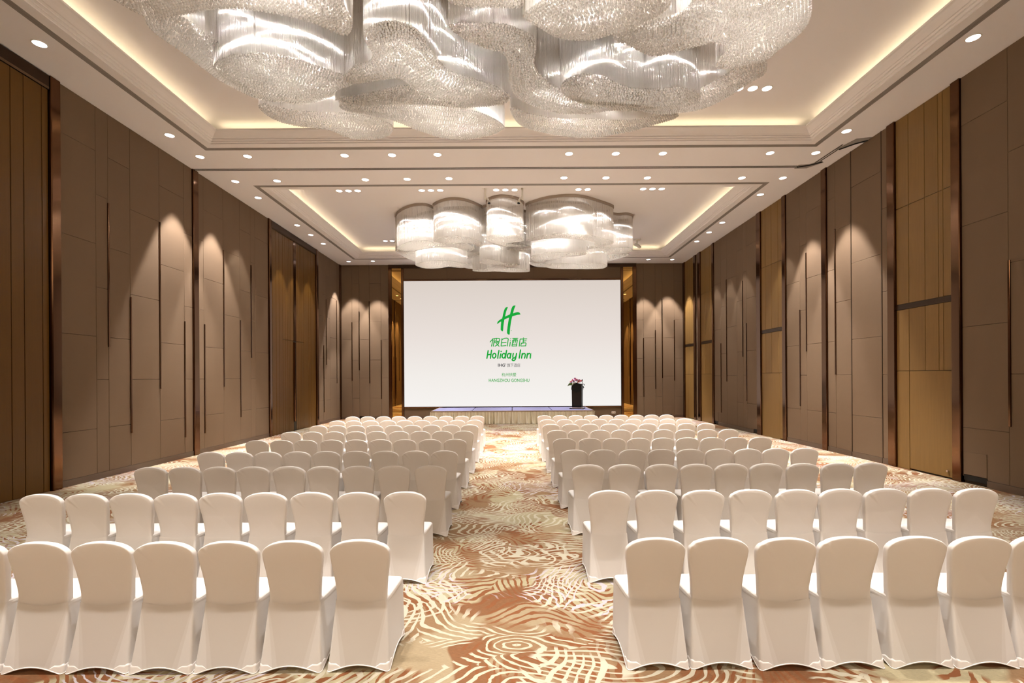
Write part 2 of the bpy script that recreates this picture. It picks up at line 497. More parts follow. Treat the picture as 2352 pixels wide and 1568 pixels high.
wall_obj('rear', [(-XW-.1, YR-D, 0), (XW+.1, YR-D, 0), (XW+.1, YR-D, ZC+.05), (-XW-.1, YR-D, ZC+.05)], 'taupe panelled wall behind the camera')
GAP = .003
def put_panel(side, name, a, b, z0, z1, mat, t=.04, c=.004, proud=0.0, parent=None, gap=GAP):
    a, b = min(a, b), max(a, b)
    org, rot = FR[side]
    w, h = b-a-2*gap, z1-z0-2*gap
    me = panel_mesh(name, w, h, t+proud, c, mat)
    start = a+gap if side in ('left', 'back') else b-gap
    x, y, _ = org(start)
    if side == 'left': x += proud
    elif side == 'right': x -= proud
    elif side == 'back': y -= proud
    else: y += proud
    return obj(name, me, parent or WALL[side], (x, y, z0+gap), rot)
JA = [1.08, 3.04, 5.01, 6.98]; JB = [2.12, 4.09, 6.06]
ZB = .13
def fabric_cols(side, cols, top=ZC):
    for a, b, k in cols:
        zz = [ZB] + (JA if k == 'A' else JB) + [top]
        for z0, z1 in zip(zz[:-1], zz[1:]):
            put_panel(side, 'fabric_panel', a, b, z0, z1, M['fabric'])
def strips(side, L):
    for y, z0, z1 in L:
        put_panel(side, 'metal_strip', y-.022, y+.022, z0, z1, M['bronze'], proud=.022, c=.003)
def post(side, a, b, z0=0.0, z1=ZC, proud=.05):
    put_panel(side, 'bronze_post', a, b, z0, z1, M['bronze'], proud=proud, c=.012, gap=0)

# left wall
fabric_cols('left', [(9.43,10.27,'A'),(10.27,10.58,'B'),(10.58,11.19,'A'),(11.19,12.12,'B'),(12.12,13.03,'A'),(13.03,13.36,'B'),
    (13.58,13.85,'B'),(13.85,14.79,'A'),(14.79,15.69,'B'),(15.69,16.34,'A'),(16.34,16.62,'B'),(16.62,17.51,'A'),
    (21.93,22.6,'A'),(22.6,22.95,'B'),(22.95,23.42,'A'),(23.42,24.29,'B'),(24.29,24.72,'A'),
    (3.9,4.9,'A'),(2.9,3.9,'B'),(1.9,2.9,'A'),(.9,1.9,'B'),(-.1,.9,'A'),(-1.1,-.1,'B'),(-2.1,-1.1,'A'),(-3.1,-2.1,'B'),(-4.0,-3.1,'A')])
strips('left', [(10.58,2.83,5.98),(11.19,.88,4.03),(12.12,1.88,6.06),(13.03,.55,3.68),(13.87,.56,3.69),(14.8,1.88,6.06),(15.7,.88,4.02),
    (16.36,2.82,5.96),(22.62,.53,3.66),(22.95,2.75,5.87),(24.3,1.86,6.03)])
post('left', 13.36, 13.58); post('left', 24.72, 24.9)
# right wall
fabric_cols('right', [(8.6,9.49,'A'),(7.5,8.6,'B'),(6.6,7.5,'A'),(5.6,6.6,'B'),(4.6,5.6,'A'),(3.6,4.6,'B'),(2.6,3.6,'A'),(1.6,2.6,'B'),(.6,1.6,'A'),(-.4,.6,'B'),(-1.4,-.4,'A'),(-2.4,-1.4,'B'),(-4.0,-2.4,'A'),
    (11.33,11.54,'B'),(11.54,12.58,'A'),(12.58,13.2,'B'),(13.2,13.53,'A'),(13.74,14.5,'A'),(14.5,14.83,'B'),(14.83,15.55,'A'),
    (17.4,18.22,'A'),(18.22,18.5,'B'),(18.5,19.0,'A'),(19.0,19.9,'B'),(19.9,20.45,'A'),(20.45,21.12,'B'),(22.93,23.2,'B')])
strips('right', [(8.58,1.18,4.14),(13.2,2.13,6.11),(14.5,2.83,5.79),(14.83,1.17,4.13),(18.22,1.16,4.1),(18.5,2.84,5.75),(19.9,1.88,6.08),(20.45,.56,3.49)])
for a, b in ((9.49,9.68),(11.11,11.33),(13.53,13.74),(15.55,15.75),(17.12,17.4),(21.12,21.29),(22.61,22.93),(23.2,23.45),(24.68,24.9)): post('right', a, b)
for y in (11.54, 12.58): put_panel('right', 'partition_edge', y-.012, y+.012, 0, ZC, M['darkbronze'], proud=.008, c=.003, gap=0)
def wood_bay(a, b, seams, door_split, near_door):
    s = [a] + seams + [b]
    for u, v in zip(s[:-1], s[1:]):
        for z0, z1 in ((2.2, 3.59), (3.71, 5.9), (5.9, ZC)):
            put_panel('right', 'wood_board', u, v, z0, z1, M['wood'], gap=.005)
    put_panel('right', 'bronze_band', a, b, 3.59, 3.71, M['darkbronze'], proud=.006, c=.004, gap=.001)
    if door_split:
        put_panel('right', 'service_door', a, door_split, .03, 2.2, M['wood'], gap=.006)
        put_panel('right', 'wood_board', door_split, b, 0, 2.2, M['wood'], gap=.005)
    else:
        put_panel('right', 'wood_board', a, b, 0, 2.2, M['wood'], gap=.005)
wood_bay(9.68, 11.11, [9.90, 10.01, 10.34, 10.76], 10.76, True)
wood_bay(15.75, 17.12, [16.05, 16.46, 16.85], 15.98, False)
wood_bay(21.29, 22.61, [21.6, 22.1], None, False)
wood_bay(23.45, 24.68, [23.75, 24.05, 24.35], 24.3, False)
k = MB().cyl((0, 0), .028, .022, 0, .03, 12).build('door_stop', M['chrome'], WALL['right'], loc=(XW-.01, 9.80, .16)); k.rotation_euler = (0, -math.pi/2, 0)
# access flaps with a dark gap at the floor
def flap(side, a, b, z0, z1):
    put_panel(side, 'access_flap', a, b, z0, z1, M['fabric'], proud=.012, gap=.004)
    put_panel(side, 'floor_gap', a, b, .06, z0, M['black'], proud=.004, c=.002, gap=.001)
flap('right', 9.0, 9.47, .17, .62)
flap('right', 20.75, 21.1, .17, .55)
flap('right', 17.42, 17.72, .17, .55)
flap('back', -7.87, -7.36, .15, .56)
flap('back', 7.73, 8.2, .15, .58)
# wall behind the stage
fabric_cols('back', [(-8.8,-8.25,'B'),(-8.25,-7.88,'A'),(-7.88,-7.35,'B'),(-7.35,-6.75,'A'),(-6.75,-6.36,'B'),
    (6.40,6.76,'A'),(6.76,7.37,'B'),(7.37,7.72,'A'),(7.72,8.34,'B'),(8.34,8.8,'A')])
strips('back', [(-8.25,1.98,4.99),(-7.88,2.52,5.55),(-7.35,1.84,6.06),(-6.75,1.03,4.08),(6.76,1.06,4.09),(7.37,1.46,4.49),(7.72,2.02,6.08),(8.34,1.88,5.0)])
for a, b in ((-6.36,-6.20),(-5.70,-5.58),(5.59,5.72),(6.22,6.40)): put_panel('back', 'bronze_post', a, b, 0, 7.76 if abs(a) > 6 else 7.72, M['bronze'], proud=.06, c=.01, gap=0)
put_panel('back', 'bronze_header', -6.36, 6.40, 7.76, ZC, M['darkbronze'], proud=.06, c=.01, gap=0)
for a, b in ((-6.20,-5.70),(5.72,6.22)):
    put_panel('back', 'mirror_panel', a, b, .0, 7.58, M['mirror'], c=.006, gap=.002)
    put_panel('back', 'mirror_panel', a, b, 7.58, 7.76, M['mirror'], c=.006, gap=.002)
hx = [-5.58, -3.35, -1.12, 1.12, 3.37, 5.59]
for a, b in zip(hx[:-1], hx[1:]):
    put_panel('back', 'header_panel', a, b, 7.17, 7.76, M['fabric'])
    put_panel('back', 'lower_panel', a, b, .1, .60, M['fabric'])
put_panel('back', 'bronze_sill', -5.58, 5.59, .54, .615, M['bronze'], proud=.05, c=.01, gap=0)
put_panel('back', 'bronze_lintel', -5.58, 5.59, 7.08, 7.17, M['bronze'], proud=.05, c=.01, gap=0)
put_panel('back', 'floor_gap', -7.87, -7.36, .06, .13, M['black'], proud=.004, c=.002, gap=.001)
fabric_cols('rear', [(x, x+1.1, 'AB'[i % 2]) for i, x in enumerate(np.arange(-8.8, 8.7, 1.1))])
# skirting
for n, side, segs in (('baseboard_left', 'left', [(-4.0,4.9),(9.43,13.36),(13.58,17.51),(21.93,24.72)]),
                      ('baseboard_right', 'right', [(-4.0,9.0),(11.33,11.53),(11.55,12.57),(12.59,13.53),(13.74,15.55),(17.72,20.75),(22.93,23.2)]),
                      ('baseboard_back', 'back', [(-8.8,-7.87),(-7.36,-6.36),(-5.58,5.59),(6.40,7.73),(8.2,8.8)])):
    b = MB()
    for a, c in segs:
        if side == 'left': b.box(-XW-.03, -XW+.012, a, c, 0, ZB)
        elif side == 'right': b.box(XW-.012, XW+.03, a, c, 0, ZB)
        else: b.box(a, c, YB-.012, YB+.03, 0, ZB)
    tag(b.build(n, M['base']), 'brown skirting board along the foot of the wall', kind='structure')

# ------------------------------------------------------------------ tall double doors in the left wall
def tall_door(idx, y0, y1, grooves, leaf, label):
    r = tag(bpy.data.objects.new('door_%d' % idx, None), label, kind='structure'); link(r); r.location = (0, 0, 0)
    put_panel('left', 'frame_post', y0, y0+.16, 0, ZC, M['bronze'], proud=.06, c=.015, parent=r, gap=0)
    put_panel('left', 'frame_post', y1-.2, y1, 0, ZC, M['bronze'], proud=.06, c=.015, parent=r, gap=0)
    put_panel('left', 'frame_head', y0+.16, y1-.2, 7.66, ZC, M['darkbronze'], proud=.05, c=.03, parent=r, gap=0)
    s = [y0+.16] + grooves + [y1-.2]
    l0, l1, lz = leaf
    mid = (l0+l1)/2
    for u, v in zip(s[:-1], s[1:]):
        if u < mid < v:       # meeting stile: polished bronze above, pull handles below
            put_panel('left', 'meeting_stile', u, v, lz, 7.66, M['bronze'], parent=r, proud=.01)
            put_panel('left', 'meeting_gap', u, v, 0, lz, M['black'], parent=r, t=.03, c=.002)
            o = put_panel('left', 'pull_handle', mid-.055, mid+.055, .38, lz-.05, M['bronze'], parent=r, proud=.07, c=.02)
            continue
        if v > l0 and u < l1:
            put_panel('left', 'door_board', u, v, .02, lz, M['doorwood'], parent=r, gap=.006)
            put_panel('left', 'door_board', u, v, lz, 7.66, M['doorwood'], parent=r, gap=.006)
        else:
            put_panel('left', 'door_board', u, v, .0, 7.66, M['doorwood'], parent=r, gap=.007)
tall_door(1, 4.9, 9.43, [5.3,5.6,6.0,6.25,6.5,6.75,6.95,7.2,7.4,7.62,7.9,8.2,8.53,8.76,9.1], (6.25, 8.2, 3.63), 'tall brown wood double door in bronze frame nearest the camera')
tall_door(2, 17.51, 21.93, [17.81,18.09,18.33,18.62,18.81,19.0,19.13,19.26,19.53,19.76,19.92,20.11,20.24,20.46,20.97,21.2,21.59], (18.62, 20.46, 3.63), 'tall brown wood double door in bronze frame far along the left wall')

# ------------------------------------------------------------------ downlights
def disc_mesh(name, r, z, mat, n=20):
    return mesh_from(name, [(r*math.cos(2*math.pi*i/n), r*math.sin(2*math.pi*i/n), z) for i in range(n)], [tuple(range(n))[::-1]], mat)
n = 20
rm = MB()
rm.loft([[(r*math.cos(2*math.pi*i/n), r*math.sin(2*math.pi*i/n), z) for i in range(n)] for r, z in ((.118, .0), (.116, -.006), (.102, -.008), (.096, -.002), (.094, .0))])
RINGM = rm.mesh('trim_ring', M['white'], True)
LENSM = disc_mesh('lens', .096, -.003, M['lens'])
SPOTS = {}
def spot_data(kind, power, angle, blend):
    d = bpy.data.lights.new(kind, 'SPOT'); d.energy = power; d.spot_size = math.radians(angle); d.spot_blend = blend
    d.color = WARM; d.shadow_soft_size = .05
    return d
SPOTS['soffit'] = spot_data('soffit_beam', P_SOFFIT, 58, .45)
SPOTS['wash'] = spot_data('wash_beam', P_WASH, 50, .28)
SPOTS['wash'].color = (1.0, 0.965, 0.96)
SPOTS['dim'] = spot_data('dim_beam', P_WASH*.22, 46, .25)
SPOTS['tray'] = spot_data('tray_beam', P_TRAY, 58, .45)
SPOTS['rear'] = spot_data('rear_beam', P_REAR, 51, .35)
SPOTS['side'] = spot_data('side_beam', P_SOFFIT, 44, .45)
def spot_at(x, y, z, kind, parent=None, tilt=0.0):
    o = bpy.data.objects.new('beam', SPOTS[kind]); link(o, parent)
    o.location = (x, y, z)
    o.rotation_euler = (0, tilt, 0)
    return o
def downlight(x, y, z, kind, label, group):
    t = thing('downlight', label, 'downlight', (x, y, z), 0, group)
    obj('trim_ring', RINGM, t); obj('lens', LENSM, t)
    spot_at(0, 0, -.02, kind, t, math.copysign(math.radians(19), x) if kind == 'side' else 0.0)      # side lamps are tipped into the room
XN = [-8.14, -6.89, -4.35, -3.11, -1.92, 1.51, 2.73, 3.96, 6.77, 7.97]
XORD = ['by the left wall', 'second from the left wall', 'left end of the left trio', 'middle of the left trio', 'right end of the left trio',
        'left end of the right trio', 'middle of the right trio', 'right end of the right trio', 'second from the right wall', 'by the right wall']
for i, x in enumerate(XN):
    downlight(x, 12.6+.006*abs(x), ZC, 'wash' if i in (0, 9) else 'soffit', 'downlight in the row before the dark ceiling rail, ' + XORD[i], 'downlights beside the dark ceiling rail')
XM = [-8.13, -6.89, -4.28, -3.05, -1.82, 1.54, 2.77, 3.99, 6.78, 8.0]
for i, x in enumerate(XM):
    downlight(x, 14.1+.018*abs(x), ZC, 'wash' if i in (0, 9) else 'soffit', 'downlight in the row beyond the dark ceiling rail, ' + XORD[i], 'downlights beside the dark ceiling rail')
for s, sx, nm in ((-1, -8.14, 'left'), (1, 8.0, 'right')):
    for y, kind, w in ((8.36, 'side', 'nearest the camera'), (11.53, 'side', 'just before the dark ceiling rail'), (15.54, 'dim', 'at the near corner of the far tray'),
                 (18.36, 'dim', 'first of three beside the far chandelier'), (19.6, 'dim', 'middle of three beside the far chandelier'), (20.9, 'dim', 'last of three beside the far chandelier')):
        downlight(sx, y, ZC, kind, 'downlight over the %s wall, %s' % (nm, w), 'downlights along the side walls')
    downlight(sx, 24.12, ZC, 'wash', 'downlight in the far %s corner over the stage wall' % nm, 'downlights over the stage wall')
    downlight(sx*.85, 24.08, ZC, 'wash', 'downlight over the stage wall, inner one of the %s pair' % nm, 'downlights over the stage wall')
for gx, cnt, w in ((-5.45, 3, 'leftmost cluster'), (-2.69, 3, 'second cluster from left'), (-.2, 3, 'middle cluster'), (2.40, 2, 'pair right of the middle'), (4.72, 3, 'rightmost cluster')):
    for j in range(cnt):
        downlight(gx + (j-(cnt-1)/2)*.31, 16.18, ZT, 'tray', 'tray downlight before the far chandelier, %s, %s lamp' % (w, ['left', 'second', 'third'][j]), 'clustered downlights in the trays')
for j in range(3):
    downlight(4.97+.31*j, 10.55, ZT, 'tray', 'tray downlight right of the near chandelier, %s lamp of three' % ['left', 'middle', 'right'][j], 'clustered downlights in the trays')
for j in range(2):
    downlight(-5.78+.31*j, 22.12, ZT, 'tray', 'tray downlight behind the far chandelier, %s lamp of the pair' % ['left', 'right'][j], 'clustered downlights in the trays')
# lamps whose fittings the photograph hides or leaves outside the frame
for x in (-5.3, -2.6, 0.0, 2.6): spot_at(x, 10.55, ZT-.03, 'tray'); 
for x in (-2.7, -.1, 2.6, 5.2): spot_at(x, 22.12, ZT-.03, 'tray')
for x in (-5.3, -2.6, 0.0, 2.6, 5.3): spot_at(x, 4.9, ZT-.03, 'tray')
for x in XN: spot_at(x, 2.86, ZC-.03, 'rear')
fd = bpy.data.lights.new('rear_fill', 'POINT'); fd.energy = P_REAR_FILL; fd.color = (1.0, 0.84, 0.64); fd.shadow_soft_size = .9
for x in (-3.0, 0.0, 3.0):      # unseen fill lamps, added behind the camera to brighten the chair backs
    o = link(bpy.data.objects.new('rear_fill', fd)); o.location = (x, -3.7, 6.9)

# ------------------------------------------------------------------ ceiling poles, cameras, socket
def ceiling_pole(x, y, z, label, flip):
    t = thing('ceiling_pole', label, 'ceiling pole', (x, y, z))
    MB().cyl((0, 0), .11, .15, -.03, 0, 20).build('ceiling_plate', M['white'], t, True)
    MB().cyl((0, 0), .035, .035, -.42, -.02, 12).build('pole', M['white'], t, True)
    b = MB(); b.tube([(0, 0, -.30), (.09*flip, .02, -.40), (.12*flip, .0, -.52)], [.02, .035, .05], 10); b.build('camera_head', M['white'], t, True)
    MB().cyl((.12*flip, 0), .045, .045, -.545, -.51, 12).build('camera_lens', M['black'], t, True)
ceiling_pole(-.86, 15.95, ZT, 'white ceiling pole with small camera left of the middle chandelier drum', 1)
ceiling_pole(.36, 15.95, ZT, 'white ceiling pole with small camera right of the middle chandelier drum', -1)
def spot_camera(x, y, label, flip, mat):
    t = thing('ceiling_camera', label, 'camera', (x, y, ZT))
    MB().cyl((0, 0), .16, .16, -.025, 0, 16).build('ceiling_plate', M['white'], t, True)
    MB().cyl((0, 0), .03, .03, -.22, -.02, 8).build('stem', M['white'], t, True)
    b = MB(); b.tube([(-.12*flip, -.05, -.22), (.05*flip, 0, -.27), (.16*flip, .03, -.36)], [.06, .075, .075], 10); b.build('camera_body', mat, t, True)
spot_camera(5.75, 22.2, 'small grey ceiling camera behind the right end of the far chandelier', 1, M['white'])
spot_camera(-5.25, 22.4, 'small black ceiling camera behind the left end of the far chandelier', 1, M['black'])
t = thing('wall_socket', 'white double socket plate on the wall right of the stage', 'socket', (5.19, YB-.002, .27))
MB().box(-.10, .10, -.014, 0, -.055, .055).build('face_plate', M['white'], t)
MB().box(-.075, -.01, -.018, -.013, -.03, .03).build('outlet', M['satinband'], t)
MB().box(.01, .075, -.018, -.013, -.03, .03).build('outlet', M['satinband'], t)

# ------------------------------------------------------------------ LED screen with its picture
scr = thing('led_screen', 'large white LED screen showing a green hotel logo above the stage', 'screen', (0, 24.84, 0))
SX0, SX1, SZ0, SZ1 = -5.56, 5.57, .62, 7.075
b = MB(); b.box(SX0-.02, SX1+.02, 0, .05, SZ0-.015, SZ1+.015); b.build('screen_frame', M['black'], scr)
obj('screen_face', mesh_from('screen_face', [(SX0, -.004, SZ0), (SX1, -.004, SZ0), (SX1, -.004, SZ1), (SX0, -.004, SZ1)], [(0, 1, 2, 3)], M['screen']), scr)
KX = 24.84/F_PX
def S(c, dz=-.008):        # print coordinates -> screen plane
    px = 1080 + c[0]/6.533; py = 670 + c[1]/6.533
    return ((px-1177.2)*KX, dz, 2.12 + (865.6-py-(px-1177.2)*.0063)*KX)
def fill(polys, name, mat):
    b = MB()
    for p in polys:
        v = [S(q) for q in p]; b.add(v, [tuple(range(len(v)))])
    me = b.mesh(name, mat)
    import bmesh
    bm = bmesh.new(); bm.from_mesh(me); bmesh.ops.triangulate(bm, faces=bm.faces[:]); bm.to_mesh(me); bm.free()
    return obj(name, me, scr)
def strokes(lines, w, name, mat):
    """pen strokes with round ends, width w in print units"""
    b = MB(); r = w/2
    for pts, sm in lines:
        if len(pts) == 1:
            b.add([S((pts[0][0]+r*1.15*math.cos(a*math.pi/6), pts[0][1]+r*1.15*math.sin(a*math.pi/6))) for a in range(12)], [tuple(range(12))]); continue
        q = smooth_open(pts) if sm else pts
        for (x0, y0), (x1, y1) in zip(q[:-1], q[1:]):
            dx, dy = x1-x0, y1-y0; L = math.hypot(dx, dy) or 1; nx, ny = -dy/L*r, dx/L*r
            b.add([S((x0+nx, y0+ny)), S((x0-nx, y0-ny)), S((x1-nx, y1-ny)), S((x1+nx, y1+ny))], [(0, 1, 2, 3)])
        for (x, y) in (q if sm else q):
            b.add([S((x+r*math.cos(a*math.pi/5), y+r*math.sin(a*math.pi/5))) for a in range(10)], [tuple(range(10))])
    return b.build(name, mat, scr)
mark = [
 [(530,245),(548,231),(571,232),(556,268),(545,300),(536,340),(530,370),(519,416),(510,470),(503,520),(497,586),(478,587),(464,572),(462,545),(470,445),(485,397),(500,330),(514,280)],
 [(637,228),(650,210),(668,205),(686,207),(672,242),(660,280),(650,322),(636,370),(622,430),(612,490),(602,560),(596,637),(575,639),(560,626),(556,600),(560,560),(568,500),(578,440),(590,386),(602,338),(614,290),(626,250)],
 [(411,483),(412,462),(420,445),(440,427),(462,412),(485,398),(530,371),(566,353),(602,338),(650,322),(690,309),(722,304),(742,310),(754,324),(760,340),(720,345),(680,355),(636,370),(590,386),(552,401),(519,416),(475,442),(440,462)]]
fill([smooth_closed(q_, 3) for q_ in mark], 'logo_mark', M['green'])
strokes([([(621,580)], 0), ([(921,921)], 0)], 9, 'register_dot', M['green'])
E_ = lambda cx, cy_, rx, ry, a0, a1, sl=.12, n=9: [(cx + rx*math.cos(math.radians(a0+(a1-a0)*i/n)) - sl*ry*math.sin(math.radians(a0+(a1-a0)*i/n)), cy_ + ry*math.sin(math.radians(a0+(a1-a0)*i/n))) for i in range(n+1)]
word = [([(272,884),(253,996)],0), ([(323,876),(305,996)],0), ([(262,944),(313,938)],0),
 (E_(362,958,26,36,0,360),0), ([(434,881),(418,960),(415,996)],0), ([(467,894)],0), ([(462,930),(449,994)],0),
 (E_(505,958,25,36,-20,340),0), ([(548,880),(536,950),(527,994)],0),
 (E_(583,958,24,36,-40,310),0), ([(614,924),(602,994)],0),
 ([(650,924),(642,962),(646,988),(664,992),(684,972)],1), ([(697,924),(686,985),(674,1018),(650,1031),(631,1020),(640,1002)],1),
 ([(757,872),(737,994)],0), ([(784,924),(772,994)],0), ([(780,952),(796,930),(816,924),(828,938),(826,960),(817,994)],1),
 ([(862,924),(850,994)],0), ([(858,952),(874,930),(894,924),(907,938),(906,960),(903,994)],1)]
strokes(word, 20, 'logo_lettering', M['green'])
han = [([(350,700),(302,752)],0), ([(345,722),(322,816)],0), ([(366,702),(350,816)],0), ([(366,700),(398,697),(393,738),(362,742)],0), ([(360,764),(388,762)],0),
 ([(398,697),(440,700),(448,712),(440,742),(400,744)],0), ([(392,764),(436,760),(420,788),(375,816)],0), ([(400,776),(436,817)],0),
 ([(480,702),(466,812)],0), ([(482,716),(520,697),(556,694),(575,706),(560,814)],0), ([(478,764),(542,757)],0), ([(466,813),(540,806)],0),
 ([(612,700)],0), ([(607,727)],0), ([(606,752),(595,816)],0), ([(640,698),(718,697)],0), ([(642,724),(630,814)],0), ([(642,724),(712,720),(698,814)],0), ([(664,700),(655,762)],0), ([(690,700),(684,758)],0), ([(640,787),(690,785)],0), ([(632,813),(700,811)],0),
 ([(803,692)],0), ([(752,709),(852,706)],0), ([(752,709),(738,816)],0), ([(801,716),(796,768)],0), ([(800,738),(844,735)],0), ([(770,770),(762,812)],0), ([(770,772),(832,764),(842,776),(834,812)],0), ([(762,813),(832,810)],0)]
strokes(han, 13.5, 'logo_characters', M['green'])
def text(body, x0, x1, y0, y1, name, mat, bold=0.0):
    cu = bpy.data.curves.new(name, 'FONT'); cu.body = body; cu.size = 1.0; cu.offset = bold; cu.resolution_u = 4
    to = bpy.data.objects.new(name, cu); COL.objects.link(to)
    bpy.context.view_layer.update()
    me = bpy.data.meshes.new_from_object(to.evaluated_get(bpy.context.evaluated_depsgraph_get()))
    bpy.data.objects.remove(to)
    co = np.array([v.co[:] for v in me.vertices]); lo, hi = co.min(0), co.max(0)
    for v, c in zip(me.vertices, co):
        u = (c[0]-lo[0])/(hi[0]-lo[0]); w = (c[1]-lo[1])/(hi[1]-lo[1])
        v.co = S((x0+(x1-x0)*u, y1+(y0-y1)*w))
    me.materials.clear(); me.materials.append(mat); me.name = name
    return obj(name, me, scr)
text('IHG', 417, 524, 1077, 1123, 'small_lettering', M['grey'], .03)
text('\u65d7\u4e0b\u9152\u5e97', 554, 752, 1074, 1128, 'small_characters', M['grey'], .004)
strokes([([(534,1083)],0)], 10, 'register_dot', M['grey'])
text('\u676d\u5dde\u62f1\u5885', 473, 692, 1215, 1269, 'city_characters', M['green'], .006)
text('HANGZHOU GONGSHU', 279, 887, 1303, 1351, 'city_lettering', M['green'], .012)

# ------------------------------------------------------------------ stage
STX0, STX1, STY0, STY1, STZ = -3.68, 3.64, 21.83, 24.35, .60
st = thing('stage', 'low portable stage with blue carpet top and cream pleated skirt', 'stage', (0, (STY0+STY1)/2, 0))
yo = (STY0+STY1)/2
xs_ = [STX0, -1.86, -.03, 1.80, STX1]
for a, c in zip(xs_[:-1], xs_[1:]):
    w, d = c-a-.03, STY1-STY0-.02
    b = MB(); v = []
    for (x0_, y0_, z_) in ((0, 0, STZ-.10), (0, 0, STZ-.008), (.008, .008, STZ)):
        v.append([(a+.015+x0_, STY0-yo+.01+y0_, z_), (a+.015+w-x0_, STY0-yo+.01+y0_, z_), (a+.015+w-x0_, STY0-yo+.01+d-y0_, z_), (a+.015+x0_, STY0-yo+.01+d-y0_, z_)])
    b.loft(v, True, True, True); b.build('stage_panel', M['stage'], st)
b = MB()
for x in xs_:
    for y in (STY0-yo+.2, STY1-yo-.2):
        b.cyl((max(STX0+.1, min(STX1-.1, x)), y), .025, .025, 0, STZ-.1, 8)
b.build('stage_legs', M['darkbronze'], st)
# gathered satin skirt round the front and both ends
path = []
L1 = STY1-STY0; L2 = STX1-STX0; tot = 2*L1+L2; N = 1100
cols_ = []
prng = random.Random(3)
ph = [prng.uniform(0, 6.28) for _ in range(6)]
for i in range(N+1):
    s = tot*i/N
    if s < L1: p = (STX0, STY1-yo-s); nrm = (-1, 0)
    elif s < L1+L2: p = (STX0+(s-L1), STY0-yo); nrm = (0, -1)
    else: p = (STX1, STY0-yo+(s-L1-L2)); nrm = (1, 0)
    ww = 2*math.pi*s
    gat = math.sin(ww/.15 + 1.2*math.sin(ww/.9+ph[0])) + .5*math.sin(ww/.09+ph[1]+math.sin(ww/1.7))
    low = math.sin(ww/.27 + 1.5*math.sin(ww/1.3+ph[2])) + .6*math.sin(ww/.13+ph[3])
    cols_.append((p, nrm, gat, low))
rings_ = []
for k in range(9):
    t_ = k/8; z = (STZ-.045)*(1-t_) + .004*t_
    r = []
    for (p, nrm, gat, low) in cols_:
        a = .040 + .034*math.copysign(abs(gat)**.7, gat)*(1-.35*t_) + .060*t_*low*t_**.3 + .06*t_**1.6
        r.append((p[0]+nrm[0]*a, p[1]+nrm[1]*a, z + (.012*low if k == 8 else 0)+.008*t_))
    rings_.append(r)
MB().loft(rings_, False).build('stage_skirt', M['satin'], st, True)
b = MB(); b.box(STX0-.02, STX1+.02, STY0-yo-.02, STY0-yo+.012, STZ-.055, STZ+.002); b.box(STX0-.02, STX0+.012, STY0-yo, STY1-yo, STZ-.055, STZ+.002); b.box(STX1-.012, STX1+.02, STY0-yo, STY1-yo, STZ-.055, STZ+.002)
b.build('stage_edge_band', M['satinband'], st)

# ------------------------------------------------------------------ lectern, flowers, microphone
LX, LY, LR = 3.06, 22.85, math.radians(-17)
t = thing('lectern', 'black lectern with V shaped front panel on the right end of the stage', 'lectern', (LX, LY, STZ+.001), LR)
def slab(b, pts, y0, y1):
    n = len(pts); v = [(x, y0, z) for x, z in pts] + [(x, y1, z) for x, z in pts]
    return b.add(v, [tuple(range(n)), tuple(range(2*n-1, n-1, -1))] + [(i, n+i, n+(i+1) % n, (i+1) % n) for i in range(n)])
b = MB(); b.box(-.33, .33, -.30, .26, 0, .05); b.build('base_plate', M['black'], t)
b = MB(); b.box(-.31, .31, -.30, -.285, .048, .075); b.build('base_trim', M['chrome'], t)
b = MB(); b.loft([[(-.225, -.20, .05), (.225, -.20, .05), (.225, .18, .05), (-.225, .18, .05)], [(-.235, -.21, .90), (.235, -.21, .90), (.235, .20, .90), (-.235, .20, .90)]], True, True, True); b.build('body', M['black'], t)
b = MB(); slab(b, [(-.21, .16), (.21, .16), (.215, .93), (0, .80), (-.215, .93)], -.222, -.205); b.build('front_panel', M['darkpanel'], t)
b = MB(); slab(b, [(-.245, 1.0), (-.2, 1.18), (0, 1.24), (.2, 1.18), (.245, 1.0), (.24, .90), (0, .76), (-.24, .90)], -.25, -.215); b.build('crest_panel', M['black'], t)
b = MB(); b.loft([[(-.24, -.22, 1.16), (.24, -.22, 1.16), (.27, .36, .98), (-.27, .36, .98)], [(-.24, -.22, 1.19), (.24, -.22, 1.19), (.27, .36, 1.01), (-.27, .36, 1.01)]], True, True, True); b.build('reading_desk', M['black'], t)
b = MB(); b.loft([[(-.235, -.21, .88), (.235, -.21, .88), (.235, .22, .88), (-.235, .22, .88)], [(-.24, -.22, 1.17), (.24, -.22, 1.17), (.25, .30, 1.0), (-.25, .30, 1.0)]], True, True, True); b.build('neck', M['black'], t)
t = thing('microphone', 'black gooseneck microphone on the lectern', 'microphone', (LX+.235, LY+.02, STZ+1.12), LR)
b = MB(); b.tube(smooth_open([(0, 0, 0), (.01, 0, .10), (-.01, -.02, .17)]), .011, 8); b.build('gooseneck', M['black'], t, True)
b = MB(); b.tube([(-.012, -.02, .16), (-.004, -.02, .20), (.004, -.02, .25), (.006, -.02, .275)], [.014, .026, .026, .012], 10); b.build('windscreen', M['black'], t, True)
b = MB(); b.tube(smooth_open([(.01, .01, .02), (.05, .02, .05), (.10, .02, .02), (.11, .02, -.02)]), .014, 8); b.build('cable_arm', M['black'], t, True)
t = thing('flower_arrangement', 'pink and red flowers with green leaves on the lectern top', 'flowers', (LX-.10, LY-.235, STZ+1.245), LR)
fr = random.Random(5)
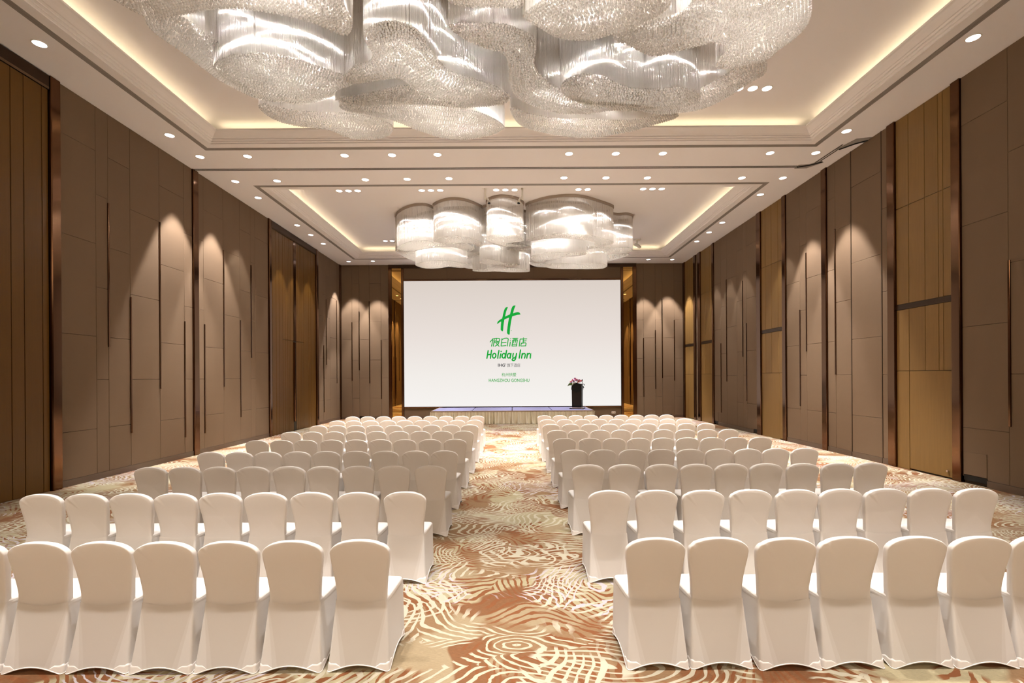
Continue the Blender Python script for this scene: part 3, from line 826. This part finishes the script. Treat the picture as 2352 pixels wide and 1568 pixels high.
def blossom(name, c, r, mat):
    b = MB()
    for k in range(5):
        a = 2*math.pi*k/5+fr.random(); tl = fr.uniform(.2, .9)
        d = Vector((math.cos(a)*math.cos(tl), math.sin(a)*math.cos(tl), math.sin(tl)*.8))
        s = d.cross(Vector((0, 0, 1))).normalized(); o = Vector(c)
        b.add([o, o+d*r*.55+s*r*.5+Vector((0,0,.1*r)), o+d*r*1.1, o+d*r*.55-s*r*.5+Vector((0,0,.1*r)), o+d*r*.6+Vector((0,0,.35*r))], [(0,1,4),(1,2,4),(2,3,4),(3,0,4)])
    b.tube([(c[0], c[1], c[2]-r*.3), (c[0], c[1], c[2]+r*.2), (c[0], c[1], c[2]+r*.5)], [r*.35, r*.55, r*.25], 7)
    b.build(name, mat, t, True)
for x, z, mat in ((-.24,.00,'red'),(-.18,.05,'pink'),(-.15,.10,'red'),(-.12,.06,'pink'),(-.08,.09,'lilac'),(-.05,.13,'pink'),(-.10,.01,'lilac'),(-.02,.07,'pink'),(.0,.12,'red'),(.04,.06,'lilac'),(.06,.11,'pink'),
                  (.10,.08,'red'),(.14,.03,'red'),(.10,-.01,'red'),(.20,.06,'red'),(.22,.02,'pink'),(-.03,.17,'lilac'),(.16,.10,'lilac'),(-.2,-.02,'lilac'),(.25,.05,'red')):
    blossom('blossom', (x, fr.uniform(-.07, .03), z+.02), fr.uniform(.058, .075), M[mat])
def leaf(p, q, w, mat):
    P, Q = Vector(p), Vector(q); d = Q-P; s = d.cross(Vector((0, 1, 0))).normalized()*w; c = Vector((0, -.02, .01))
    MB().add([P, P+d*.4+s, Q, P+d*.4-s, P+d*.45+c, P+d*.4+s*.98+Vector((0,.004,0)), Q, P+d*.4-s*.98+Vector((0,.004,0))], [(0,1,4),(1,2,4),(2,3,4),(3,0,4),(0,3,1),(1,3,2)]).build('leaf', mat, t)
for p, q, w, m_ in (((-.2,-.02,.0),(-.40,-.04,-.17),.05,'leaf'),((-.16,-.04,.0),(-.28,-.08,-.15),.045,'leaf'),((-.2,-.05,0),(-.36,-.02,-.10),.04,'leaf'),((-.1,-.08,.02),(-.17,-.12,-.16),.032,'paleleaf'),((-.05,-.08,.02),(-.10,-.12,-.09),.028,'paleleaf'),
                  ((0,-.08,.04),(-.03,-.11,-.05),.026,'paleleaf'),((.12,-.05,.05),(.22,-.08,.0),.026,'paleleaf'),((-.18,-.06,.0),(-.22,-.1,-.14),.04,'leaf'),((.02,0,.1),(.05,.02,.18),.03,'leaf'),((-.12,0,.1),(-.16,.02,.17),.03,'leaf')):
    leaf(p, q, w, M[m_])

# ------------------------------------------------------------------ banquet chairs
def yr(z):      # rear profile of the back: splayed legs, waist, slight lean
    return float(np.interp(z, [0, .12, .3, .45, .55, .7, .85, .95], [-.262, -.235, -.195, -.172, -.172, -.190, -.218, -.238]))
def hw(z):      # half width of the back
    return float(np.interp(z, [.42, .46, .50, .56, .63, .70, .77, .83, .86], [.190, .186, .184, .186, .193, .203, .213, .2185, .219]))
def back_outline():
    R = [(hw(z), z) for z in np.linspace(.44, .838, 13)]
    arc = []
    # rounded shoulder into an arched crown
    for u in np.linspace(0, 1, 15)[1:]:
        a = u*math.pi/2
        arc.append((hw(.838)*math.cos(a)**.86 if u < 1 else 0.0, .838 + .098*math.sin(a)**1.0))
    right = R + arc
    left = [(-x, z) for x, z in right[-2::-1]]
    bot = [(-.12, .425), (-.06, .419), (0, .417), (.06, .419), (.12, .425)]
    return right + left + bot
def make_back(seed):
    r = random.Random(seed); o = back_outline(); n = len(o)
    kx, kz, ka = r.choice((-1, 1))*r.uniform(.14, .2), r.uniform(.85, .89), r.uniform(.004, .009)
    def ring(scale, inset, off):
        out = []
        for i, (x, z) in enumerate(o):
            a, b_ = o[i-1], o[(i+1) % n]
            tx, tz = b_[0]-a[0], b_[1]-a[1]; L = math.hypot(tx, tz) or 1
            nx, nz = tz/L, -tx/L
            xx, zz = x-nx*inset, z-nz*inset
            xx, zz = xx*scale, .68+(zz-.68)*scale
            d = math.hypot((xx-kx)*1.0, (zz-kz)*1.3)
            w = ka*math.exp(-(d/.035)**2)*math.sin(70*(xx+zz)+seed)
            y = yr(zz) + off + w + .004*math.exp(-((xx)**2+(zz-.9)**2)/.004)*(1 if off < .03 else 0)
            out.append((xx, y, zz + w*.4))
        return out
    L = [ring(s, .007, o_) for s, o_ in ((.02, .004), (.35, .003), (.65, .001), (.88, .0))]
    L += [ring(1, i_, o_) for i_, o_ in ((.007, 0), (.002, .003), (0, .008), (0, .041), (.002, .047), (.009, .051))]
    L += [ring(s, .012, o_) for s, o_ in ((.88, .052), (.6, .057), (.3, .060), (.02, .061))]
    m = MB().loft(L, True, True, True)
    return m.mesh('backrest', M['cover'], True)
def poly_ring(c, rad, per_edge=10, per_corner=5):
    """closed rounded polygon; also the position 0..1 along its edge and the edge number"""
    n = len(c); pts = []; info = []
    C = [Vector((*p, 0)) for p in c]
    for i in range(n):
        p, a, b = C[i], C[i-1], C[(i+1) % n]
        d0 = (a-p).normalized(); d1 = (b-p).normalized()
        s, e = p+d0*rad, p+d1*rad
        for k in range(per_corner):
            t_ = k/(per_corner-1)
            q = s*(1-t_)**2 + p*2*t_*(1-t_) + e*t_**2
            pts.append(q); info.append((i, 0.0))
        nxt = C[(i+1) % n]; e2 = nxt + (p-nxt).normalized()*rad
        for k in range(1, per_edge):
            t_ = k/per_edge
            pts.append(e*(1-t_)+e2*t_); info.append((i, t_))
    return pts, info
TOPC = [(-.190, yr(.475)-.004), (.190, yr(.475)-.004), (.220, .238), (-.220, .238)]
BOTC = [(-.224, -.262), (.224, -.262), (.225, .262), (-.225, .262)]
ptop, inf = poly_ring(TOPC, .016); pbot, _ = poly_ring(BOTC, .022)
ARCH = [.048, .055, .045, .055]
def skirt_point(i, s, out=0.0):
    e, t_ = inf[i]
    m_ = math.sin(math.pi*t_) if t_ else 0.0
    q = ptop[i].lerp(pbot[i], s**1.12)
    nrm = [Vector((0, -1, 0)), Vector((1, 0, 0)), Vector((0, 1, 0)), Vector((-1, 0, 0))][e]
    q = q - nrm*(m_**.8*(.003 if e == 0 else .014)*math.sin(math.pi*min(1, s*1.02)))
    if t_ == 0:
        c = Vector((0, 0, 0)); nrm = Vector((q.x, q.y, 0)).normalized()
    z0 = .003 + ARCH[e]*m_
    z = (.478 - (.022*m_ if e == 0 else 0))*(1-s) + z0*s
    q = q + nrm*out
    return (q.x, q.y, z)
NR = len(ptop)
SKIRT = MB().loft([[skirt_point(i, s) for i in range(NR)] for s in np.linspace(0, 1, 13)]).mesh('skirt', M['skirt'], True)
HEM = MB().tube([skirt_point(i, 1.0, .001) for i in range(NR)], .0042, 6, True).mesh('hem', M['hem'], True)
def pocket(corner):
    base = sum(1 for x in inf if x[0] < corner)
    idx = [(base + k) % NR for k in range(-2, 7)]
    v = []; w = []
    for j, i in enumerate(idx):
        u = abs(j-4)/4.0
        top = 1 - .125*math.sqrt(max(0, 1-u*u)) - .005
        for s in np.linspace(top, .995, 5): v.append(skirt_point(i, s, .0025))
    f = [(j*5+k, (j+1)*5+k, (j+1)*5+k+1, j*5+k+1) for j in range(len(idx)-1) for k in range(4)]
    n = len(v)
    for j, i in enumerate(idx):
        u = abs(j-4)/4.0
        top = 1 - .125*math.sqrt(max(0, 1-u*u)) - .005
        for s in np.linspace(top, .995, 5): v.append(skirt_point(i, s, -.002))
    f += [(n+j*5+k, n+j*5+k+1, n+(j+1)*5+k+1, n+(j+1)*5+k) for j in range(len(idx)-1) for k in range(4)]
    f += [(j*5, n+j*5, n+(j+1)*5, (j+1)*5) for j in range(len(idx)-1)]
    return mesh_from('foot_pocket', v, f, M['pocket'], True)
POCK = [pocket(c) for c in range(4)]
def seat_mesh():
    L = []
    c0 = [(-.19, -.165), (.19, -.165), (.219, .238), (-.219, .238)]
    for sc, z in ((.97, .43), (1.0, .445), (1.012, .462), (1.0, .478), (.97, .488), (.90, .494), (.6, .499), (.05, .501)):
        c = [(x*sc, .035+(y-.035)*sc) for x, y in c0]
        p, _i = poly_ring(c, .035*max(sc, .1), 6, 5)
        L.append([(q.x, q.y, z + .004*math.cos(q.x*9)) for q in p])
    return MB().loft(L, True, True, True).mesh('seat', M['cover'], True)
SEAT = seat_mesh()
BACKS = [make_back(s) for s in (1, 4, 9, 13)]
ROWY = [3.48, 4.97, 6.46, 7.78, 9.24, 10.66, 12.05, 13.4, 14.8]
XL = [[-1.13,-1.62,-2.07,-2.52,-2.98,-3.44,-3.90],[-1.13,-1.61,-2.1,-2.58,-3.05,-3.5,-3.97,-4.42,-4.87],[-1.11,-1.61,-2.09,-2.56,-3.02,-3.5,-3.96,-4.43,-4.88],
 [-1.11,-1.58,-2.07,-2.55,-3.03,-3.5,-3.97,-4.44,-4.88],[-1.11,-1.59,-2.08,-2.55,-3.01,-3.49,-3.99,-4.45,-4.9],[-1.09,-1.57,-2.05,-2.52,-3.02,-3.48,-3.96,-4.44,-4.92],
 [-1.08,-1.55,-2.04,-2.52,-2.98,-3.47,-3.93,-4.38,-4.83],[-1.07,-1.55,-2.03,-2.52,-3.01,-3.48,-3.96,-4.43,-4.89],[-1.09,-1.56,-2.05,-2.53,-3.01,-3.51,-3.97,-4.46,-4.92]]
XR = [[1.04,1.5,1.99,2.45,2.95,3.41,3.87],[1.0,1.49,1.97,2.47,2.95,3.41,3.87,4.34,4.77],[1.01,1.5,2.0,2.47,2.94,3.41,3.9,4.37,4.82],[.99,1.46,1.94,2.41,2.86,3.3,3.75,4.17,4.63],
 [.99,1.48,1.94,2.42,2.89,3.35,3.83,4.29,4.76],[.98,1.44,1.93,2.4,2.87,3.34,3.82,4.31,4.78],[.96,1.45,1.93,2.42,2.9,3.38,3.88,4.36,4.85],[.97,1.45,1.94,2.41,2.89,3.36,3.84,4.31,4.77],[.97,1.45,1.94,2.41,2.87,3.34,3.8,4.26,4.7]]
ROWN = ['row nearest the camera', 'second row from the camera', 'third row from the camera', 'fourth row from the camera', 'middle row of nine', 'fourth row from the stage', 'third row from the stage', 'second row from the stage', 'front row by the stage']
chair0 = thing('banquet_chair', 'x', 'chair')
obj('backrest', BACKS[0], chair0); obj('seat', SEAT, chair0); obj('skirt', SKIRT, chair0); obj('hem', HEM, chair0)
for p_ in POCK: obj('foot_pocket', p_, chair0)
cr_ = random.Random(11)
first = True
for side, XX, sn in ((-1, XL, 'left'), (1, XR, 'right')):
    for r, (ry, row) in enumerate(zip(ROWY, XX)):
        row = list(row)
        for k in range(1, len(row)):      # neighbours touch at the hems but never overlap
            if abs(row[k]-row[k-1]) < .465: row[k] = row[k-1] + side*.465
        for k, x in enumerate(row):
            if first: c = chair0; parts = list(chair0.children)
            else:
                c = chair0.copy(); COL.objects.link(c); parts = []
                for ch in chair0.children:
                    d = ch.copy(); COL.objects.link(d); d.parent = c; parts.append(d)
            first = False
            for d in parts:
                if d.name.startswith('backrest'): d.data = BACKS[cr_.randrange(4)]
            c.location = (x, ry + .262 + cr_.uniform(-.012, .012), 0)
            c.rotation_euler = (0, 0, math.radians(cr_.uniform(-.45, .45)))
            pos = 'on the aisle' if k == 0 else ('at the wall end' if k == len(row)-1 and r > 0 else '%s from the aisle' % ORD[k+1])
            tag(c, 'white covered chair %s, %s block, %s' % (pos, sn, ROWN[r]), 'chair', 'white covered banquet chairs facing the stage')

# ------------------------------------------------------------------ chandeliers
ICO_V = None
def ico():
    p = (1+5**.5)/2
    v = np.array([(-1,p,0),(1,p,0),(-1,-p,0),(1,-p,0),(0,-1,p),(0,1,p),(0,-1,-p),(0,1,-p),(p,0,-1),(p,0,1),(-p,0,-1),(-p,0,1)], float)
    v /= np.linalg.norm(v[0])
    f = np.array([(0,11,5),(0,5,1),(0,1,7),(0,7,10),(0,10,11),(1,5,9),(5,11,4),(11,10,2),(10,7,6),(7,1,8),(3,9,4),(3,4,2),(3,2,6),(3,6,8),(3,8,9),(4,9,5),(2,4,11),(6,2,10),(8,6,7),(9,8,1)])
    return v, f
ICO = ico()
def fast_mesh(name, V, Fc, mat, smooth=False):
    me = bpy.data.meshes.new(name); nv, nf, k = len(V), len(Fc), Fc.shape[1]
    me.vertices.add(nv); me.vertices.foreach_set('co', np.ascontiguousarray(V, np.float32).ravel())
    me.loops.add(nf*k); me.loops.foreach_set('vertex_index', np.ascontiguousarray(Fc, np.int32).ravel())
    me.polygons.add(nf); me.polygons.foreach_set('loop_start', np.arange(0, nf*k, k, dtype=np.int32)); me.polygons.foreach_set('loop_total', np.full(nf, k, np.int32))
    if smooth: me.polygons.foreach_set('use_smooth', np.ones(nf, bool))
    me.materials.append(mat); me.update(calc_edges=True); me.validate()
    return me
def instance_mesh(name, base_v, base_f, centers, scales, mat, smooth=False, rots=None):
    n = len(centers); nb = len(base_v)
    B = np.repeat(base_v[None], n, 0)
    if rots is not None:
        c, s = np.cos(rots)[:, None], np.sin(rots)[:, None]
        x = B[:, :, 0]*c - B[:, :, 2]*s; z = B[:, :, 0]*s + B[:, :, 2]*c
        x2 = x*c - B[:, :, 1]*s; y2 = x*s + B[:, :, 1]*c
        B = np.stack([x2, y2, z], -1)
    V = B*scales[:, None, :] + centers[:, None, :]
    Fc = base_f[None] + (np.arange(n)*nb)[:, None, None]
    return fast_mesh(name, V.reshape(-1, 3), Fc.reshape(-1, base_f.shape[1]), mat, smooth)
def resample(P, step):
    Q = np.vstack([P, P[:1]]); d = np.r_[0, np.cumsum(np.linalg.norm(np.diff(Q, axis=0), axis=1))]
    n = max(6, int(d[-1]/step)); t = np.linspace(0, d[-1], n, endpoint=False)
    return np.c_[np.interp(t, d, Q[:, 0]), np.interp(t, d, Q[:, 1])]
def seg_dist(X, P):
    A = P; B = np.roll(P, -1, 0); best = np.full(len(X), 9.0)
    for a, b in zip(A, B):
        ab = b-a; t = np.clip(((X-a)@ab)/max(ab@ab, 1e-9), 0, 1)
        best = np.minimum(best, np.linalg.norm(X-(a+t[:, None]*ab), axis=1))
    return best
def inside(X, P):
    r = np.zeros(len(X), bool); n = len(P); j = n-1
    for i in range(n):
        yi, yj = P[i, 1], P[j, 1]
        c = ((yi > X[:, 1]) != (yj > X[:, 1])) & (X[:, 0] < (P[j, 0]-P[i, 0])*(X[:, 1]-yi)/((yj-yi) if yj != yi else 1e-9)+P[i, 0])
        r ^= c; j = i
    return r
def bead_points(P, sp):
    """rows of beads that follow the outline inwards"""
    ref = resample(P, .12); out = []; seen = {}
    a = np.roll(P, -1, 0)-np.roll(P, 1, 0); a /= np.linalg.norm(a, axis=1)[:, None]+1e-9
    area = .5*np.sum(P[:, 0]*np.roll(P[:, 1], -1)-np.roll(P[:, 0], -1)*P[:, 1])
    nrm = np.c_[-a[:, 1], a[:, 0]]*(1 if area > 0 else -1)
    for lev in range(90):
        off = lev*sp*.92 + sp*.3
        X = P + nrm*off
        d = seg_dist(X, ref); ok = inside(X, P) & (d > off-.30*sp)
        if not ok.any(): break
        for x, y in X[ok]:
            kx, ky = int(math.floor(x/sp)), int(math.floor(y/sp)); hit = False
            for ix in (kx-1, kx, kx+1):
                for iy in (ky-1, ky, ky+1):
                    for (u, v) in seen.get((ix, iy), ()):
                        if (u-x)**2+(v-y)**2 < (.86*sp)**2: hit = True; break
                    if hit: break
                if hit: break
            if not hit:
                seen.setdefault((kx, ky), []).append((x, y)); out.append((x, y))
    return np.array(out) if out else np.zeros((0, 2))
# a rod is a slim open chevron of glass
TRI = np.array([(-.75, -.35, 0), (0, .55, 0), (.75, -.35, 0), (-.75, -.35, 1), (0, .55, 1), (.75, -.35, 1)], float)
TRI_F = np.array([(0, 1, 4, 3), (1, 2, 5, 4)])
def chandelier(lobes, label, center, sp, rod_sp, rim_all):
    cx, cyy = center
    t = thing('chandelier', label, 'chandelier', (cx, cyy, ZT), 0, 'crystal chandeliers')
    for key, (zb, pts) in lobes.items():
        P = np.array(smooth_closed([(x-cx, y-cyy) for x, y in pts], 8))
        P = resample(P, .02)
        h = zb-ZT
        # beads
        C = bead_points(resample(P, sp*.5), sp)
        n = len(C)
        if n:
            # the underside swells gently
            d = seg_dist(C, resample(P, .1))
            z = h - .05*np.clip(d/.35, 0, 1)**.7 + rng.uniform(-.004, .004, n)
            r = sp*.50
            me = instance_mesh('bead_underside', ICO[0], ICO[1], np.c_[C, z], np.full((n, 3), r)*np.array([1, 1, 1.1]), M['beads'], False, rng.uniform(0, 6.28, n))
            o = obj('bead_underside', me, t); o['kind'] = 'stuff'
        # rods
        R = resample(P, rod_sp); n = len(R)
        cen = np.c_[R + rng.normal(0, .002, (n, 2)), h + rng.uniform(-.005, .01, n)]
        top = -.09
        sc = np.c_[np.full(n, .0075), np.full(n, .0075), top-cen[:, 2]]
        tg = np.roll(R, -1, 0)-np.roll(R, 1, 0); an = np.arctan2(tg[:, 1], tg[:, 0]) + rng.normal(0, .12, n)
        V = np.repeat(TRI[None], n, 0)*sc[:, None, :]
        ca, sa = np.cos(an)[:, None], np.sin(an)[:, None]
        V = np.stack([V[:, :, 0]*ca-V[:, :, 1]*sa, V[:, :, 0]*sa+V[:, :, 1]*ca, V[:, :, 2]], -1) + cen[:, None, :]
        me = fast_mesh('rod_curtain', V.reshape(-1, 3), (TRI_F[None]+(np.arange(n)*6)[:, None, None]).reshape(-1, 4), M['rods'], False)
        o = obj('rod_curtain', me, t); o['kind'] = 'stuff'
        # painted canopy rim under the ceiling
        Q = resample(P, .06)
        a = np.roll(Q, -1, 0)-np.roll(Q, 1, 0); a /= np.linalg.norm(a, axis=1)[:, None]
        ar = .5*np.sum(Q[:, 0]*np.roll(Q[:, 1], -1)-np.roll(Q[:, 0], -1)*Q[:, 1])
        nr = np.c_[a[:, 1], -a[:, 0]]*(1 if ar > 0 else -1)
        e = 0.0 if zb > 6.97 else -.02
        rg = [[(*(Q[i]+nr[i]*off), z) for i in range(len(Q))] for off, z in ((.03+e, 0), (.03+e, -.09+e*.3), (-.02+e, -.09+e*.3), (-.02+e, -.06))]
        MB().loft(rg, True, False, False).build('canopy_rim', M['canopy'], t)
    return t
def lamps(pts, z, gain=1.0):
    ld = bpy.data.lights.new('chandelier_lamp', 'SPOT'); ld.energy = P_CHAND*gain; ld.color = WARM; ld.shadow_soft_size = .012
    ld.spot_size = math.radians(172); ld.spot_blend = .12
    for x, y in pts:
        o = link(bpy.data.objects.new('chandelier_lamp', ld)); o.location = (x, y, z)
NEAR_LOBES={'N1':(6.5,[(-4.36,5.85),(-4.23,5.86),(-3.94,5.8),(-3.66,5.74),(-3.37,5.7),(-3.0,5.74),(-2.53,5.89),(-2.27,6.06),(-2.12,6.17),(-2.01,6.09),(-1.94,5.92),(-1.95,5.7),(-1.94,5.45),(-2.2,5.18),(-2.78,5.04),(-3.63,5.09),(-4.43,5.28),(-4.56,5.52),(-4.46,5.75)]),
'N2':(7.0,[(-5.0,6.7),(-4.89,7.22),(-4.78,7.78),(-4.63,8.12),(-4.4,8.41),(-3.98,8.46),(-3.83,7.98),(-4.1,7.43),(-4.28,6.86),(-4.42,6.53),(-4.74,6.37)]),
'N3':(6.72,[(-4.34,7.08),(-4.15,6.95),(-3.92,6.88),(-3.57,6.84),(-3.27,6.87),(-2.9,7.09),(-2.58,7.3),(-2.39,7.44),(-2.52,7.59),(-2.76,7.7),(-2.96,7.91),(-3.44,8.08),(-3.84,8.0),(-4.16,7.78),(-4.37,7.44),(-4.39,7.2)]),
'N4':(7.0,[(-4.53,8.7),(-4.45,9.09),(-4.14,9.33),(-3.56,9.49),(-3.33,9.78),(-2.99,9.88),(-2.54,9.78),(-2.34,9.55),(-2.3,9.34),(-2.47,9.16),(-2.8,8.99),(-3.15,8.9),(-3.81,8.83),(-4.18,8.7),(-4.39,8.59)]),
'N5':(6.95,[(-3.04,8.58),(-2.81,8.43),(-2.59,8.4),(-2.3,8.51),(-1.76,8.53),(-1.24,8.64),(-0.7,8.76),(-0.34,9.02),(-0.14,9.29),(-0.17,9.43),(-0.48,9.67),(-1.0,9.8),(-1.4,9.72),(-1.85,9.38),(-2.17,9.1),(-2.58,8.86),(-2.94,8.74)]),
'N6':(6.7,[(-1.95,6.43),(-1.83,6.31),(-1.65,6.22),(-1.46,6.22),(-1.29,6.29),(-1.19,6.46),(-1.13,6.72),(-1.03,7.0),(-0.89,7.24),(-0.59,7.41),(-0.19,7.65),(-0.16,7.82),(-0.22,7.95),(-0.65,8.05),(-0.98,8.01),(-1.3,7.87),(-1.56,7.56),(-1.71,7.38),(-2.0,7.42),(-2.41,7.5),(-2.54,7.37),(-2.28,7.09),(-2.07,7.01),(-1.94,6.84),(-1.97,6.61)]),
'N7':(6.9,[(-3.01,8.29),(-2.6,8.18),(-2.17,8.04),(-1.77,7.92),(-1.25,8.02),(-0.65,8.15),(-0.24,8.03),(-0.04,8.16),(-0.03,8.35),(-0.25,8.48),(-0.87,8.56),(-1.47,8.47),(-2.08,8.44),(-2.69,8.46)]),
'N8':(6.75,[(-0.8,6.36),(-0.67,6.32),(-0.5,6.32),(-0.1,6.34),(0.17,6.47),(0.31,6.6),(0.36,6.83),(0.35,7.14),(0.47,7.43),(0.77,7.75),(1.19,7.92),(1.86,8.05),(2.41,8.18),(2.32,8.41),(1.77,8.4),(1.4,8.49),(0.97,8.5),(0.74,8.43),(0.38,8.24),(0.08,7.94),(-0.02,7.48),(-0.03,7.14),(-0.11,6.89),(-0.33,6.8),(-0.6,6.63),(-0.79,6.42)]),
'N9':(6.7,[(0.79,7.61),(0.92,7.39),(1.17,7.32),(1.44,7.39),(1.68,7.56),(1.98,7.7),(2.34,7.71),(2.68,7.67),(2.95,7.78),(3.11,7.94),(3.11,8.1),(2.87,8.24),(2.44,8.29),(1.97,8.19),(1.52,8.15),(1.14,8.07),(0.86,7.83)]),
'N10':(7.0,[(-0.01,8.8),(0.13,9.27),(0.43,9.54),(1.07,9.79),(1.62,9.86),(2.26,9.67),(2.83,9.34),(3.11,9.14),(3.02,9.01),(2.15,9.22),(1.51,9.16),(0.88,9.14),(0.38,8.98),(0.09,8.78)]),
'N11':(7.0,[(4.1,7.79),(4.01,8.0),(3.86,8.33),(3.63,8.7),(3.4,8.87),(3.08,8.96),(2.61,8.97),(2.35,8.76),(2.65,8.49),(3.17,8.24),(3.46,7.88),(3.61,7.61),(3.93,7.49)]),
'N12':(6.6,[(3.66,5.88),(3.78,6.14),(3.78,6.4),(3.69,6.64),(3.62,6.85),(3.33,7.01),(3.03,7.04),(2.96,6.95),(2.95,6.84),(2.97,6.66),(2.89,6.53),(2.73,6.49),(2.56,6.55),(2.19,6.7),(1.97,6.75),(1.7,6.6),(1.35,6.38),(1.55,6.19),(2.09,5.97),(2.2,5.7),(2.35,5.45),(2.86,5.4),(3.41,5.58)]),
'N13':(6.35,[(0.15,5.66),(0.26,5.52),(0.56,5.28),(0.95,5.08),(1.42,5.11),(1.76,5.32),(1.8,5.57),(1.56,5.81),(1.32,5.93),(1.14,6.02),(0.94,6.07),(0.6,6.02),(0.33,5.82)]),
'N14':(6.45,[(-0.71,5.52),(-0.68,5.58),(-0.51,5.63),(-0.21,5.65),(0.09,5.66),(0.15,5.58),(0.09,5.37),(-0.19,5.22),(-0.53,5.28)])}
FAR_LOBES={'F1':(7.05,[(-4.37,18.42),(-4.0,17.83),(-3.54,17.44),(-3.09,17.39),(-2.85,17.71),(-2.61,17.83),(-1.92,17.76),(-1.6,17.88),(-1.44,18.3),(-1.45,18.68),(-1.57,19.0),(-1.91,18.67),(-2.21,18.29),(-2.79,18.27),(-3.29,18.54),(-3.94,18.81),(-4.29,18.8)]),
'F2':(7.05,[(-2.8,17.4),(-2.37,16.95),(-1.93,16.83),(-1.52,17.05),(-1.12,17.6),(-1.03,18.01),(-1.12,18.25),(-1.25,18.16),(-1.47,17.74),(-1.8,17.65),(-2.48,17.72),(-2.73,17.62)]),
'F3':(7.05,[(-0.88,17.21),(-0.75,16.84),(-0.32,16.6),(0.21,16.86),(0.42,17.3),(0.36,17.52),(0.08,17.63),(-0.16,17.8),(0.08,17.98),(0.68,18.23),(0.64,18.41),(0.08,18.34),(-0.47,18.08),(-0.72,17.76)]),
'F4':(7.05,[(0.53,17.47),(0.83,17.1),(1.34,16.74),(1.96,16.6),(2.5,16.72),(3.11,17.15),(3.63,17.6),(3.74,17.83),(3.62,18.12),(3.18,18.17),(2.98,17.7),(2.59,17.35),(2.03,17.23),(1.59,17.15),(1.06,17.32),(0.66,17.53)]),
'F5':(7.05,[(2.72,18.34),(3.56,18.36),(4.06,18.56),(4.41,18.5),(4.69,18.76),(4.69,19.19),(4.36,19.35),(3.71,19.2),(3.24,19.25),(2.93,19.45),(2.62,18.84)]),
'F6':(6.65,[(0.73,18.21),(1.08,17.83),(1.29,17.59),(1.63,17.6),(2.08,17.73),(2.68,17.68),(2.72,17.93),(2.47,18.12),(2.04,18.31),(1.71,18.57),(1.29,18.98),(0.93,18.9)]),
'F7':(6.45,[(1.28,18.63),(1.7,18.43),(2.17,18.51),(2.78,18.67),(3.23,18.47),(3.61,18.67),(3.73,18.99),(3.5,19.37),(2.27,19.37),(1.53,19.23)]),
'F8':(6.5,[(-3.71,18.68),(-3.24,18.23),(-2.76,18.11),(-2.32,18.19),(-1.9,18.55),(-1.73,18.77),(-1.97,19.28),(-2.47,19.08),(-2.95,19.33),(-3.44,19.32),(-3.67,19.01)]),
'F9':(7.0,[(-2.14,20.9),(-1.78,20.67),(-1.52,21.0),(-1.57,21.67),(-1.9,21.66),(-2.11,21.4)]),
'F10':(6.4,[(-1.18,17.87),(-0.9,17.52),(-0.57,17.75),(-0.24,18.23),(0.22,18.32),(0.22,18.53),(-0.37,18.52),(-0.82,18.33),(-1.12,18.07)]),
'F11':(6.3,[(-1.53,18.91),(-0.96,18.61),(-0.59,18.25),(-0.13,18.45),(0.24,18.53),(0.65,18.92),(0.63,19.16),(-0.02,19.18),(-0.61,19.04),(-1.22,19.06)]),
'F12':(7.0,[(-4.42,18.48),(-4.03,18.68),(-3.7,18.89),(-3.53,19.58),(-3.72,20.62),(-4.05,20.3),(-4.26,19.74),(-4.44,18.94)]),
'F13':(7.0,[(3.61,19.62),(4.1,19.42),(4.61,19.23),(4.65,19.5),(4.39,20.07),(4.05,20.51),(3.63,20.74)]),
'F14':(7.0,[(0.69,20.43),(1.21,20.83),(1.78,20.93),(2.09,21.26),(1.67,21.5),(1.08,21.32),(0.8,20.9)]),
'F15':(6.9,[(-1.81,19.08),(-1.42,18.6),(-1.13,18.56),(-1.16,19.03),(-1.39,19.23),(-1.73,19.43)]),
'F16':(6.95,[(-0.17,18.27),(0.08,18.15),(0.57,18.25),(0.88,18.61),(0.87,19.0),(0.5,18.67),(0.08,18.46)])}
chandelier(NEAR_LOBES, 'near crystal chandelier of wavy drums, cut by the top of the picture', (-.2, 7.7), .042, .0135, False)
chandelier(FAR_LOBES, 'far crystal chandelier of wavy drums hanging before the screen', (0.1, 19.1), .044, .014, True)
def drum_lamps(lobes, per_area, gain=1.0):
    """lamps inside every drum, hung at several heights above its bead underside"""
    r = random.Random(21); byz = {}
    for zb, pts in lobes.values():
        q = np.array(pts); lo, hi = q.min(0), q.max(0)
        area = abs(.5*np.sum(q[:, 0]*np.roll(q[:, 1], -1)-np.roll(q[:, 0], -1)*q[:, 1]))
        want = max(2, int(round(area*per_area))); got = []; tries = 0; gap = .34
        while len(got) < want and tries < 400:
            tries += 1; gap *= .995
            X = np.array([[r.uniform(lo[0], hi[0]), r.uniform(lo[1], hi[1])]])
            if inside(X, q)[0] and seg_dist(X, q)[0] > gap and all((X[0][0]-a)**2+(X[0][1]-b)**2 > .05 for a, b in got): got.append(tuple(X[0]))
        for k, p in enumerate(got):
            z = round(min(8.0, zb + .45 + .7*((k+.5)/len(got))), 1)
            byz.setdefault(z, []).append(p)
    n = 0
    for z, L in byz.items(): lamps(L, z, gain); n += len(L)
drum_lamps(NEAR_LOBES, 3.6, .82)
drum_lamps(FAR_LOBES, 5.0, .75)
